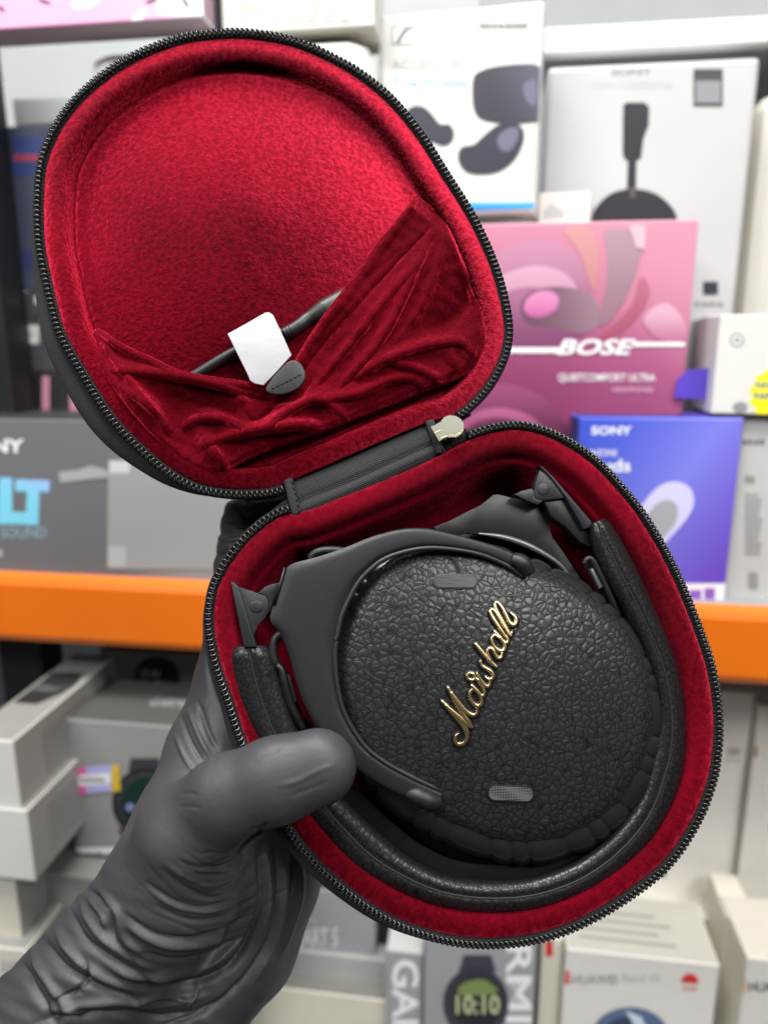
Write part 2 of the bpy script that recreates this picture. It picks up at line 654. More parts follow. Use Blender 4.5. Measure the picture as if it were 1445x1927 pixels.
class Box:
    """one carton: traced front rectangle at shelf depth b, real depth dep, own yaw"""

    def __init__(s, name, label, cat, rect, b, dep, mats, yaw=8.0, bev=0.0012, group=None, roll=0.0):
        s.yaw = math.radians(yaw)
        s.e = Vector((math.cos(s.yaw), -math.sin(s.yaw), 0))
        s.n = Vector((math.sin(s.yaw), math.cos(s.yaw), 0))
        x0, y0, x1, y1 = rect
        s.C = on_shelf((x0 + x1) / 2, (y0 + y1) / 2, b)
        s.up = ZV
        my, mx = (y0 + y1) / 2, (x0 + x1) / 2
        s.a0, s.a1 = s.loc(x0, my)[0], s.loc(x1, my)[0]
        s.z1, s.z0 = s.loc(mx, y0)[1], s.loc(mx, y1)[1]
        s.dep = dep
        base = s.C + s.e * ((s.a0 + s.a1) / 2) + s.n * (dep / 2) + ZV * s.z0
        s.root = empty(name, base)
        tag(s.root, label, cat, group)
        if not isinstance(mats, (list, tuple)):
            mats = [mats] * 3
        o = Vector((s.C.x, s.C.y, s.C.z))
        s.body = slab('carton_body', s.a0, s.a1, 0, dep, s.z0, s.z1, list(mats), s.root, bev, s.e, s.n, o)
        s.k = 1

    def loc(s, px, py):
        r = ray(px, py)
        p = CAM + r * ((s.C - CAM).dot(s.n) / r.dot(s.n)) - s.C
        return p.dot(s.e), p.z

    def lift(s):
        s.k += 1
        return 0.00006 + 0.00005 * s.k

    def pt(s, px, py, d):
        a, z = s.loc(px, py)
        return s.C + s.e * a + ZV * z - s.n * d

    def poly(s, name, pts, mat, smooth=0, parent=None):
        if smooth:
            pts = catmull(pts, smooth)
        d = s.lift()
        # clip to the front face so print never hangs over an edge
        q = []
        for x, y in pts:
            a, z = s.loc(x, y)
            a = min(max(a, s.a0 + 0.0005), s.a1 - 0.0005)
            z = min(max(z, s.z0 + 0.0005), s.z1 - 0.0005)
            q.append(s.C + s.e * a + ZV * z - s.n * d)
        return prism(name, q, -s.n, 0.00004, mat, s.root, smooth=False)

    def rect(s, name, x0, y0, x1, y1, mat):
        return s.poly(name, [(x0, y0), (x1, y0), (x1, y1), (x0, y1)], mat)

    def oval(s, name, cx, cy, rx, ry, mat, rot=0.0, n=28):
        c, q = [], math.radians(rot)
        for k in range(n):
            a = 2 * math.pi * k / n
            x, y = rx * math.cos(a), ry * math.sin(a)
            c.append((cx + x * math.cos(q) - y * math.sin(q), cy + x * math.sin(q) + y * math.cos(q)))
        return s.poly(name, c, mat)

    def text(s, body, x0, y0, x1, y1, mat, shear=0.0, bold=0.0, vertical=False):
        """lettering fitted to the traced box; y1 is the baseline"""
        v, f = text_mesh(body, shear, bold)
        if len(v) == 0:
            return
        lo, hi = v.min(0), v.max(0)
        u = (v[:, 0] - lo[0]) / max(hi[0] - lo[0], 1e-6)
        w = (v[:, 1] - lo[1]) / max(hi[1] - lo[1], 1e-6)
        d = s.lift()
        out = []
        for a, b in zip(u, w):
            if vertical:      # reads downwards
                out.append(s.pt(x0 + (x1 - x0) * b, y0 + (y1 - y0) * a, d))
            else:
                out.append(s.pt(x0 + (x1 - x0) * a, y1 + (y0 - y1) * b, d))
        return meshobj('lettering', out, f, mat, s.root, smooth=False)

    def bars(s, x0, y0, x1, y1, mat, n=3):
        """print too blurred to read: a row of short strokes"""
        w = (x1 - x0) / n
        for k in range(n):
            s.rect('printed_mark', x0 + k * w, y0 + (k % 2) * 0.15 * (y1 - y0), x0 + k * w + w * (0.72 + 0.1 * (k % 2)), y1, mat)

    def face_pt(s, face, u, v, d):
        if face == 'top':
            return s.C + s.e * (s.a0 + (s.a1 - s.a0) * u) + s.n * (s.dep * v) + ZV * (s.z1 + d)
        if face == 'right':
            return s.C + s.e * (s.a1 + d) + s.n * (s.dep * u) + ZV * (s.z0 + (s.z1 - s.z0) * v)
        return s.C + s.e * (s.a0 - d) + s.n * (s.dep * u) + ZV * (s.z0 + (s.z1 - s.z0) * v)

    def face_poly(s, name, face, pts, mat):
        d = s.lift()
        nn = {'top': ZV, 'right': s.e, 'left': -s.e}[face]
        return prism(name, [s.face_pt(face, u, v, d) for u, v in pts], nn, 0.00004, mat, s.root, smooth=False)

    def face_text(s, body, face, u0, v0, u1, v1, mat):
        v, f = text_mesh(body)
        lo, hi = v.min(0), v.max(0)
        d = s.lift()
        out = [s.face_pt(face, u0 + (u1 - u0) * (a - lo[0]) / (hi[0] - lo[0]), v0 + (v1 - v0) * (b - lo[1]) / (hi[1] - lo[1]), d)
               for a, b in v[:, :2]]
        return meshobj('lettering', out, f, mat, s.root, smooth=False)


# ---- rack
def aof(px, py, b):
    p = on_shelf(px, py, b)
    return (p - CAM).dot(E0), p.z


zb_top = aof(700, 1113, 0.60)[1]
zb_bot = aof(700, 1251, 0.60)[1]
ORANGE = plain('orange_powder_coat', '#e87212', 0.36, noise=0.03, nscale=40, coat=0.15)
RACKG = plain('grey_rack_metal', '#8f9294', 0.45, noise=0.05, nscale=30)
RACKL = plain('pale_rack_metal', '#c9cccd', 0.4, noise=0.04, nscale=30)
RACKB = plain('black_rack_metal', '#1b1c1e', 0.45, noise=0.1, nscale=30)
PANEL = plain('grey_back_panel', '#a7aaab', 0.6, noise=0.08, nscale=12)

rk = empty('shelf_rack', Vector((CAM.x, CAM.y, zb_bot)) + N0 * 0.8)
tag(rk, 'metal shop rack with a broad orange front beam, black upright and grey top shelf', 'rack')
hb = zb_top - zb_bot
slab('shelf_beam', -1.0, 1.0, 0.600, 0.640, zb_bot, zb_top - 0.001, ORANGE, rk, 0.009)
slab('shelf_deck', -1.0, 1.0, 0.612, 1.02, zb_top - 0.012, zb_top, RACKG, rk, 0.001)
zl = aof(700, 2060, 0.58)[1]
slab('lower_shelf_deck', -1.0, 1.0, 0.42, 1.02, zl - 0.02, zl, RACKG, rk, 0.001)
slab('back_panel', -1.0, 1.0, 1.021, 1.03, zl - 0.02, zb_top + 0.9, PANEL, rk, 0)
zt = aof(1230, 92, 0.76)[1]
slab('upper_shelf_lip', -0.02, 1.0, 0.760, 0.775, zt, zt + 0.022, RACKL, rk, 0.002)
slab('upper_shelf_front', -0.02, 1.0, 0.766, 0.78, zt + 0.0225, zt + 0.14, RACKG, rk, 0.002)
slab('upper_shelf_board', -0.02, 1.0, 0.776, 1.02, zt + 0.004, zt + 0.016, RACKG, rk, 0.001)
a_l = aof(26, 400, 0.66)[0]
slab('upright_post', a_l - 0.07, a_l - 0.022, 0.66, 0.70, zl, zb_top + 0.62, RACKB, rk, 0.002)

# ---- upper shelf, left
ULT = print_grad('charcoal_speaker_print', '#6c6c6f', '#8e908f', tuple(E0), -0.02, 0.075)
bx = Box('speaker_carton', 'long charcoal carton with holographic capital letters, left above the orange beam', 'box',
         (-80, 792, 560, 1086), 0.612, 0.13, [ULT, DARK, card('dark_top_card', '#2d2e30')], yaw=8)
HOLO = print_grad('holographic_ink', '#7fd0e8', '#e8a0b8', (E0.x * 0.35, E0.y * 0.35, 0.94), 0.03, 0.10, 0.3, c3='#a9b4f2')
bx.text('SONY', -70, 826, 46, 852, WINK, bold=0.03)
bx.poly('holographic_letter', [(0, 898), (24, 899), (24, 963), (51, 964), (51, 987), (-4, 986)], HOLO)
bx.poly('holographic_letter', [(30, 902), (95, 904), (93, 926), (75, 925), (73, 988), (49, 988), (52, 925), (30, 924)], HOLO)
bx.poly('holographic_letter', [(-60, 898), (-38, 898), (-38, 962), (-24, 962), (-24, 898), (-8, 898), (-8, 986), (-60, 986)], HOLO)
bx.text('POWER SOUND', -90, 992, 88, 1012, plain('pale_teal_ink', '#8fb4bd', 0.4))
bx.bars(-40, 1034, 10, 1047, INKL, 3)
bx.poly('printed_speaker', [(205, 866), (470, 868), (470, 1072), (203, 1070)], print_grad('speaker_print', '#a9acab', '#9a9c9a', (0, 0, 1), -0.08, 0.05))
bx.poly('printed_shelf', [(112, 888), (150, 884), (172, 876), (196, 882), (206, 890), (206, 898), (150, 904), (115, 908)], plain('pale_print', '#a2a5a6', 0.5))
bx.rect('printed_highlight', 207, 867, 245, 890, plain('pale_print_highlight', '#c6cbca', 0.4))
bx.rect('printed_highlight', 205, 1028, 238, 1066, plain('pale_print_shine', '#b4b6b6', 0.4))

bx = Box('striped_carton', 'small black carton with pink vertical stripes at the far left edge', 'box',
         (12, 702, 152, 788), 0.70, 0.08, BLK)
PK = plain('dusty_pink_print', '#b77f92', 0.5)
for x in (28, 80, 132):
    bx.rect('stripe', x, 708, x + (34 if x != 80 else 14), 786, PK)
bx = Box('accessory_carton', 'black carton with a white sticker, above the pink striped one', 'box',
         (14, 600, 160, 700), 0.70, 0.08, [DARK, BLK, BLK])
bx.rect('sticker', 26, 612, 74, 647, plain('offwhite_sticker', '#c6c7c3', 0.5))
bx.bars(34, 625, 66, 631, INKG, 4)
bx = Box('flat_carton', 'flat dark carton with pale flecks, squeezed under the navy carton', 'box',
         (18, 548, 170, 598), 0.70, 0.08, [DARK, BLK, BLK])
bx.rect('sticker', 30, 553, 48, 566, GREYL)
bx.rect('sticker', 66, 556, 88, 572, GREYL)
bx = Box('navy_carton', 'navy blue carton with red lettering beside the black upright', 'box',
         (24, 234, 190, 546), 0.70, 0.08, [card('slate_navy_card', '#3c4154'), BLK, BLK])
bx.rect('printed_band', 25, 256, 188, 330, plain('navy_band_print', '#2a3870', 0.5))
bx.rect('printed_band', 25, 470, 188, 510, plain('navy_band_print_low', '#2f3560', 0.5))
bx.bars(28, 290, 84, 303, plain('dull_red_ink', '#b0343c', 0.5), 5)
bx = Box('grey_carton', 'plain grey carton lying on top of the navy carton', 'box',
         (26, 182, 200, 233), 0.74, 0.10, GREY)

bx = Box('support_carton', 'off white carton showing a pale sliver below the left side of the red lid', 'box',
         (152, 402, 690, 790), 0.67, 0.10, CREAM, bev=0.008)
bx = Box('rounded_white_carton', 'smooth white round-cornered box just behind the top of the red lid', 'box',
         (162, 72, 700, 400), 0.63, 0.12, card('bright_white_plastic', '#f4f4f1', 0.35), bev=0.02)
PKW = print_grad('pink_white_print', '#f0a8cc', '#f3eef0', (E0.x, E0.y, 0.6), 0.05, 0.13, 0.5, 0.05, c3='#f2b0d2')
bx = Box('pink_carton', 'pink and white carton overhanging the top left corner', 'box',
         (-70, -110, 380, 46), 0.605, 0.035, [PKW, card('mauve_card', '#a88c98'), card('mauve_card_under', '#b9a3ab')])
bx.oval('printed_blob', 165, 2, 30, 12, WINK, -20)
bx.oval('printed_blob', 262, 32, 22, 8, WINK, -50)
for k, (x, y, r_) in enumerate([(2, 15, 40), (85, 3, 20), (285, 2, -20), (350, 5, 60)]):
    bx.oval('printed_doodle', x, y, 12, 3, INK, r_)
bx = Box('black_strap_carton', 'narrow black carton wedged between the pink and the white earbud cartons', 'box',
         (381, -120, 413, 58), 0.63, 0.06, BLK)
bx = Box('white_earbud_carton', 'white carton with faint grey lettering at the top centre', 'box',
         (415, -120, 704, 57), 0.63, 0.06, [card('white_card_front', '#e2e0d6'), W_, CREAM])
bx.text('Beats Studio Buds +', 460, 4, 652, 26, plain('faded_ink', '#9c9b94', 0.6))
bx.bars(452, 35, 668, 41, plain('very_faded_ink', '#bdbbb2', 0.6), 7)

# ---- upper shelf, right
bx = Box('tall_support_carton', 'plain carton hidden under the white earbuds carton', 'box',
         (716, 402, 1010, 1120), 0.74, 0.08, GREYL)
bx = Box('headphone_carton', 'big pale grey carton with a side view of black headphones', 'box',
         (1008, 118, 1378, 1128), 0.72, 0.12, [print_grad('silver_card', '#a8abae', '#bababa', (0, 0, 1), -0.15, 0.2), W_, W_], bev=0.004)
bx.text('SONY', 1150, 128, 1226, 142, plain('silver_ink', '#86888a', 0.4), bold=0.02)
bx.text('WH-1000XM6', 1112, 152, 1264, 167, plain('pale_silver_ink', '#b3b5b7', 0.4))
BH = plain('near_black_print', '#26262c', 0.45)
bx.poly('printed_headband', [(1172, 198), (1180, 193), (1212, 193), (1221, 202), (1220, 235), (1210, 262), (1206, 296), (1199, 303), (1176, 302), (1171, 290)], BH)
bx.poly('printed_arm', [(1181, 298), (1197, 298), (1196, 372), (1178, 372)], BH)
bx.poly('printed_ear_cup', [(1112, 412), (1124, 386), (1146, 366), (1172, 357), (1200, 356), (1232, 364), (1258, 384), (1272, 406), (1276, 440), (1270, 480), (1240, 510), (1190, 520), (1140, 505), (1115, 470)], BH, smooth=60)
bx.rect('printed_arm_shine', 1184, 352, 1196, 372, plain('brownish_print', '#554a4c', 0.4))
bx.rect('dark_sticker', 1304, 130, 1359, 200, plain('dark_sticker_ink', '#3a3a3e', 0.5))
bx.rect('pale_sticker_panel', 1308, 152, 1355, 194, plain('grey_sticker_panel', '#85868a', 0.5))
bx.rect('printed_badge', 1322, 530, 1350, 554, plain('slate_badge', '#33373f', 0.4))
bx.bars(1305, 568, 1362, 575, INKG, 4)
bx = Box('cream_carton', 'cream carton with a thin black mark, at the right edge behind the big headphone carton', 'box',
         (1386, 170, 1500, 1100), 0.76, 0.10, [card('ivory_card', '#cfccc2'), CREAM, CREAM], bev=0.014)
bx.rect('printed_mark', 1405, 228, 1419, 304, INK)
bx = Box('ivory_sliver_carton', 'small ivory carton peeking out between the earbuds carton and the headphone carton', 'box',
         (1012, 362, 1108, 470), 0.70, 0.012, [card('ivory_small_card', '#d8d6cd'), W_, W_])
bx.poly('pale_grey_wedge', [(1022, 398), (1036, 382), (1062, 398), (1062, 410), (1022, 410)], INKL)  # flat pale grey wedge on the ivory front

bx = Box('earbuds_carton', 'tall white carton with plum earbuds and charging case, cyan strip at its foot', 'box',
         (712, 18, 1014, 400), 0.66, 0.05, [card('earbuds_white_card', '#dad9d3'), card('earbuds_side_card', '#c8cfd2'), W_], yaw=13)
bx.rect('printed_edge', 713, 22, 721, 398, INKL)
bx.rect('printed_edge', 1003, 22, 1011, 398, plain('beige_edge_print', '#c3c2b4', 0.5))
bx.rect('emblem_frame', 738, 50, 782, 84, INKG)
bx.rect('emblem_field', 741, 53, 779, 81, WINK)
bx.poly('emblem', [(744, 80), (752, 80), (760, 66), (768, 58), (777, 56), (777, 53), (764, 54), (756, 60), (750, 72)], INK)
bx.text('SENNHEISER', 902, 44, 994, 54, INK, bold=0.01)
bx.text('ACCENTUM', 738, 113, 868, 130, plain('light_lead_ink', '#a5a8aa', 0.4))
bx.text('True Wireless', 738, 146, 880, 162, plain('sky_ink', '#8fc4e4', 0.4))
PL = print_grad('plum_case_print', '#38353f', '#6a6678', (E0.x, E0.y, 0.5), 0.06, 0.15, 0.4)
bx.poly('printed_charging_case', [(890, 150), (900, 136), (930, 126), (975, 121), (1010, 123), (1018, 140), (1018, 220), (1000, 230), (950, 232), (910, 226), (894, 212), (889, 185)], PL, smooth=60)
bx.poly('printed_case_shine', [(985, 160), (1006, 150), (1010, 180), (1004, 200), (988, 185)], NAVY2, smooth=24)
bx.poly('printed_earbud', [(764, 214), (778, 200), (798, 202), (815, 218), (828, 234), (844, 234), (854, 248), (850, 266), (834, 274), (816, 268), (796, 264), (772, 244)], NAVY, smooth=50)
bx.poly('printed_earbud', [(862, 300), (868, 278), (892, 272), (914, 252), (940, 234), (968, 232), (984, 244), (984, 268), (968, 300), (940, 322), (905, 328), (876, 322)], NAVY, smooth=50)
bx.poly('printed_earbud_shine', [(935, 262), (952, 244), (972, 240), (976, 256), (962, 282), (944, 284)], NAVY2, smooth=24)
bx.rect('printed_band', 880, 381, 1011, 391, CYAN)
bx.rect('printed_band', 880, 392, 1011, 399, BLUE)

PB = print_grad('rose_artwork_print', '#7c3158', '#d48fa3', (E0.x * 0.3, E0.y * 0.3, 0.95), 0.02, 0.21, 0.42, 0.05, c3='#a95880')
bx = Box('pink_headphone_carton', 'rose pink carton with white lettering and a white line, right of the lid', 'box',
         (820, 418, 1296, 830), 0.640, 0.05, [PB, card('rose_side_card', '#b06a8c'), card('pale_rose_card', '#d9c3c8')])
GV = lambda nm, c1, c2, d, lo, hi: print_grad(nm, c1, c2, d, lo, hi, 0.42)
bx.poly('printed_headphone', [(880, 520), (930, 478), (1000, 452), (1060, 462), (1098, 500), (1112, 560), (1120, 610), (1080, 640), (1000, 655), (880, 650)],
        GV('mauve_print', '#7c3f66', '#c48aa6', (0, 0, 1), 0.07, 0.17), smooth=60)
bx.poly('printed_cup_edge', [(880, 560), (940, 520), (1010, 500), (1070, 520), (1092, 570), (1060, 560), (1000, 540), (940, 556), (880, 600)], GV('light_mauve_print', '#b0708f', '#d3a6bb', (0, 0, 1), 0.09, 0.15), smooth=50)
bx.poly('printed_cushion', [(980, 572), (1006, 546), (1060, 540), (1112, 556), (1130, 600), (1100, 626), (1030, 616), (988, 606)], GV('grey_rose_print', '#6d4a5c', '#a88997', (E0.x, E0.y, 0.3), 0.0, 0.10), smooth=50)
bx.oval('printed_driver', 1018, 572, 34, 24, GV('orchid_print', '#b04c86', '#dc8cba', (0, 0, 1), 0.09, 0.125), -20)
bx.poly('printed_highlight', [(1060, 432), (1104, 426), (1126, 470), (1126, 520), (1116, 550), (1106, 520), (1094, 486), (1076, 456)], GV('peach_print', '#bd7c82', '#d49c9c', (0, 0, 1), 0.1, 0.2), smooth=40)
bx.poly('printed_headband', [(1140, 432), (1204, 442), (1200, 500), (1176, 560), (1142, 608), (1122, 606), (1140, 540), (1142, 480)], GV('dusk_rose_print', '#94707f', '#b3949f', (0, 0, 1), 0.09, 0.19), smooth=40)
bx.poly('printed_flame', [(1204, 520), (1190, 570), (1160, 606), (1124, 636), (1150, 638), (1196, 600), (1222, 550)], GV('coral_print', '#a04a66', '#ba7084', (0, 0, 1), 0.07, 0.15), smooth=40)
bx.poly('printed_glow', [(1210, 600), (1250, 570), (1284, 600), (1286, 640), (1240, 640)], GV('pale_rose_glow', '#b9708f', '#d8a9bd', (0, 0, 1), 0.08, 0.11), smooth=40)
bx.poly('printed_cup', [(870, 760), (900, 730), (950, 722), (1010, 740), (1050, 780), (1060, 829), (870, 829)], GV('deep_plum_print', '#5e2847', '#9a4d74', (0, 0, 1), 0.0, 0.055), smooth=40)
bx.poly('printed_cup_rim', [(870, 792), (905, 772), (950, 768), (1000, 784), (1030, 820), (1020, 829), (990, 800), (945, 786), (900, 792), (870, 812)], GV('plum_rim_print', '#8e4168', '#bb6a93', (0, 0, 1), 0.0, 0.04), smooth=40)
bx.rect('printed_line', 940, 654, 1052, 664, WINK)
bx.rect('printed_line', 1190, 644, 1288, 652, WINK)
bx.text('BOSE', 1046, 638, 1196, 668, WINK, shear=0.35, bold=0.03)
bx.text('QUIETCOMFORT ULTRA', 1050, 703, 1232, 720, WINK, bold=0.01)
bx.text('HEADPHONES', 1152, 728, 1228, 738, plain('pale_rose_ink', '#dcb7c9', 0.5))
bx.poly('worn_corner', [(1180, 424), (1215, 424), (1212, 470), (1196, 466), (1190, 446)], plain('scuffed_print', '#d8b3c0', 0.5))

PV = print_grad('blue_violet_print', '#3f55cc', '#6a3fc0', (E0.x * 0.85, E0.y * 0.85, -0.5), -0.14, 0.07, 0.4, c3='#7d80e2')
bx = Box('violet_earbud_carton', 'blue violet carton with a white rounded earbud outline, right of the base', 'box',
         (1080, 786, 1380, 1140), 0.615, 0.05, [PV, card('navy_side_card', '#28306e'), card('navy_top_card', '#2b2f78')], yaw=2)
bx.text('SONY', 1112, 802, 1188, 818, WINK, bold=0.03)
bx.text('INZONE', 1110, 846, 1160, 858, WINK, bold=0.01)
bx.text('Buds', 1110, 864, 1186, 888, WINK, bold=0.02)
LAV = plain('lavender_print', '#d5d0f4', 0.4)
bx.poly('printed_earbud_outline', [(1190, 980), (1215, 940), (1240, 915), (1268, 906), (1295, 916), (1305, 942), (1294, 972), (1262, 1010), (1230, 1045), (1200, 1075), (1170, 1075)], LAV, smooth=60)
bx.poly('printed_earbud', [(1196, 1010), (1222, 962), (1246, 942), (1266, 944), (1275, 962), (1266, 990), (1240, 1018), (1214, 1042)], plain('silver_grey_print', '#a9a9ae', 0.4), smooth=50)
bx.rect('printed_strip', 1080, 1098, 1379, 1139, WINK)
bx.bars(1268, 1106, 1352, 1132, plain('violet_ink', '#8f5fc0', 0.4), 3)
bx.face_poly('open_flap', 'top', [(0.68, 0.1), (0.92, 0.1), (0.92, 0.9), (0.62, 0.9)], plain('violet_flap', '#5a48b8', 0.4))
fl = [(1284, 752), (1292, 716), (1312, 698), (1357, 694), (1357, 756)]
prism('raised_flap', [bx.pt(x, y, -0.02) for x, y in fl], -bx.n, 0.0008, plain('violet_flap_card', '#5b45ba', 0.4), bx.root, smooth=False)

bx = Box('speckled_grey_carton', 'dim grey carton leaning between the pink carton and the white one at right', 'box',
         (1296, 600, 1352, 1120), 0.69, 0.05, GREY)
bx = Box('round_logo_carton', 'small white carton with a round grey emblem and yellow star sticker', 'box',
         (1346, 592, 1500, 780), 0.622, 0.06, [card('white_small_card', '#dad9d4'), W_, W_])
bx.oval('emblem', 1386, 640, 13, 13, INKG)
bx.oval('emblem_ring', 1386, 640, 9, 9, WINK)
bx.oval('emblem_dot', 1386, 640, 4, 4, INK)
bx.oval('grey_oval', 1392, 766, 14, 10, INKG)  # small flat grey oval low on the white front
star = []
for k in range(24):
    a = 2 * math.pi * k / 24
    r_ = 50 if k % 2 else 43
    star.append((1455 + r_ * 0.95 * math.cos(a), 744 + r_ * 1.05 * math.sin(a)))
bx.poly('yellow_sticker', star, YEL)
bx.bars(1420, 718, 1450, 730, INKG, 4)
bx.bars(1418, 738, 1450, 750, INKG, 3)
bx = Box('text_panel_carton', 'grey white carton with a column of fine text, below the yellow sticker', 'box',
         (1376, 782, 1500, 1140), 0.63, 0.06, [card('dull_white_card', '#bdbcba'), W_, W_])
bx.bars(1384, 826, 1440, 837, plain('soft_ink', '#77787a', 0.5), 5)
for k in range(13):
    bx.rect('text_line', 1400, 930 + k * 9, 1426 + (k * 7 % 9), 933 + k * 9, plain('text_line_ink', '#8f8f90', 0.5))
bx.bars(1402, 893, 1420, 905, INKG, 2)
bx.rect('printed_panel', 1408, 1076, 1424, 1104, INKG)

# ---- lower shelf, left
LEFTG = 'white cartons piled at the left edge under the beam'
STK = [('white carton on top of the left stack, dark watch band printed on its lid', (-60, 1392, 32, 1520), 0.500, 0.17),
       ('white carton second from the top of the left stack', (-60, 1521, 58, 1652), 0.497, 0.12),
       ('cream carton third from the top of the left stack', (-60, 1653, 36, 1782), 0.507, 0.12),
       ('cream carton lowest in view of the left stack', (-60, 1783, 64, 2000), 0.495, 0.12)]
for k, (lb, rc, b_, dp) in enumerate(STK):
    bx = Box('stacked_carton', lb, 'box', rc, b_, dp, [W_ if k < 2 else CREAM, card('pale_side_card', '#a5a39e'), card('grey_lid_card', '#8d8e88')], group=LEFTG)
    for j in range(8 if k < 2 else 0):
        v0 = 0.16 + j * 0.085
        bx.face_poly('text_line', 'right', [(0.22, v0), (0.62 + 0.05 * (j % 3), v0), (0.62 + 0.05 * (j % 3), v0 + 0.025), (0.22, v0 + 0.025)], INKG)
    if k == 0:
        bx.face_poly('printed_watch_band', 'top', [(0.1, 0.36), (0.60, 0.36), (0.85, 0.5), (0.9, 0.62), (0.80, 0.74), (0.45, 0.74), (0.1, 0.72)], plain('dark_band_print', '#2b2b2d', 0.5))
        bx.face_poly('printed_watch_band_edge', 'top', [(0.15, 0.5), (0.62, 0.5), (0.8, 0.58), (0.6, 0.56), (0.15, 0.58)], plain('grey_band_print', '#56565a', 0.5))
    if k == 3:
        bx.bars(4, 1808, 36, 1830, INKL, 3)

bx = Box('back_watch_carton', 'dark grey carton with a black watch face, tucked under the beam', 'box',
         (192, 1230, 440, 1340), 0.72, 0.08, [GREY, DARK, DARK])
bx.poly('printed_watch', [(252, 1300), (256, 1262), (270, 1242), (300, 1236), (328, 1246), (338, 1275), (338, 1302)], plain('watch_black_print', '#1c1c20', 0.4), smooth=30)
bx.bars(266, 1259, 304, 1273, INKL, 2)
bx.bars(268, 1281, 318, 1293, INKL, 4)
bx = Box('watch_carton', 'light grey watch carton with pink, lilac and yellow price sticker', 'box',
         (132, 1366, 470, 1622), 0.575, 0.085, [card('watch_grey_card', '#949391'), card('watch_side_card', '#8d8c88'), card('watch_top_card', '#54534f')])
bx.face_text('GARMIN', 'top', 0.38, 0.42, 0.62, 0.60, INKL)
bx.rect('white_strip', 133, 1594, 460, 1620, WINK)
bx.bars(140, 1603, 300, 1613, INKG, 8)
bx.poly('printed_watch_strap', [(247, 1426), (300, 1426), (300, 1452), (242, 1452)], plain('strap_print', '#3a3b3d', 0.5))
bx.oval('printed_watch_body', 276, 1510, 64, 66, plain('watch_body_print', '#232427', 0.4))
bx.oval('printed_watch_ring', 276, 1508, 54, 56, plain('watch_ring_print', '#3a3d40', 0.4))
bx.oval('printed_watch_screen', 274, 1510, 46, 48, print_grad('teal_screen_print', '#10181e', '#16332d', (0, 0, 1), 0.02, 0.07, 0.3))
bx.oval('printed_screen_glow', 268, 1524, 12, 14, plain('mint_print', '#2f7a64', 0.4))
bx.oval('printed_screen_dial', 246, 1518, 8, 8, plain('steel_blue_print', '#7f8ab0', 0.4))
bx.poly('printed_watch_strap', [(222, 1556), (262, 1572), (268, 1592), (240, 1592)], plain('strap_print_low', '#3a3b3d', 0.5))
bx.poly('sticker_pink', [(124, 1447), (163, 1443), (163, 1492), (121, 1496)], plain('hot_pink_sticker', '#f05aa8', 0.5))
bx.poly('sticker_lilac', [(163.5, 1442), (211, 1439), (211, 1488), (163.5, 1492)], plain('lilac_sticker', '#b4b4e6', 0.5))
bx.poly('sticker_white', [(146, 1458), (209, 1454), (209, 1474), (146, 1478)], WINK)
bx.bars(152, 1462, 200, 1470, INKG, 8)
bx.poly('sticker_gold', [(211.5, 1439), (226, 1437), (229, 1486), (211.5, 1489)], plain('gold_sticker', '#d8b43c', 0.5))
bx = Box('grey_base_carton', 'wide pale grey carton under the light grey watch carton', 'box',
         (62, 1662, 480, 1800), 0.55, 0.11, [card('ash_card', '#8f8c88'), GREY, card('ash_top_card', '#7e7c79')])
bx = Box('lower_plain_carton', 'plain greyish carton low beside the left stack, behind the wrist', 'box',
         (66, 1802, 440, 2000), 0.555, 0.12, [GREYL, GREY, GREY])

# ---- lower shelf, middle and right
bx = Box('band_carton', 'grey carton with white lettering right of the wrist', 'box',
         (470, 1672, 706, 1788), 0.625, 0.07, [card('cool_grey_card', '#96999b'), GREY, DARK])
bx.bars(560, 1726, 596, 1735, INKL, 4)
bx.text('VIVOSMART 5', 480, 1746, 636, 1782, plain('bright_grey_ink', '#dfe0e0', 0.4), bold=0.01)
bx = Box('black_block_carton', 'small black carton beside the grey one with white lettering', 'box',
         (709, 1688, 798, 1792), 0.64, 0.06, BLK)
bx = Box('silver_strip_carton', 'flat silver grey carton under the grey and the black ones', 'box',
         (440, 1796, 800, 1856), 0.62, 0.09, [card('silver_grey_card', '#a8aaa9'), GREY, card('pewter_card', '#8a8c8b')])
bx = Box('beige_carton', 'beige carton along the bottom edge right of the wrist', 'box',
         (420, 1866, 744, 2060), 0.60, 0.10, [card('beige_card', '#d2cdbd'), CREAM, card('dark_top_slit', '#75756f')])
bx.bars(440, 1905, 462, 1913, INKL, 2)
bx = Box('upright_letter_carton', 'slim pale carton with large white letters reading downwards', 'box',
         (726, 1792, 794, 2060), 0.592, 0.06, [GREY, GREY, GREYL])
bx.text('GARMIN', 738, 1806, 788, 2100, WINK, bold=0.02, vertical=True)
bx = Box('sport_watch_carton', 'grey carton with a dark sports watch at the bottom centre', 'box',
         (797, 1742, 1004, 2060), 0.585, 0.06, [card('lead_grey_card', '#9c9fa1'), card('pale_lead_card', '#c9cac6'), card('pale_lead_top', '#b2b4b4')])
bx.text('GARMIN', 952, 1640, 1000, 2000, WINK, bold=0.02, vertical=True)
bx.poly('printed_strap', [(872, 1797), (924, 1797), (934, 1830), (862, 1830)], plain('plum_strap_print', '#3f3d4a', 0.4))
bx.oval('printed_watch_body', 895, 1888, 62, 68, plain('plum_body_print', '#33323c', 0.4))
bx.oval('printed_watch_face', 897, 1888, 46, 50, plain('face_print', '#15161a', 0.4))
bx.poly('printed_face_glow', [(868, 1852), (905, 1842), (932, 1858), (930, 1870), (866, 1872)], plain('lime_print', '#7d9050', 0.4), smooth=24)
bx.text('10:10', 858, 1872, 940, 1908, plain('lime_digit_print', '#c8d0a0', 0.4), bold=0.02)
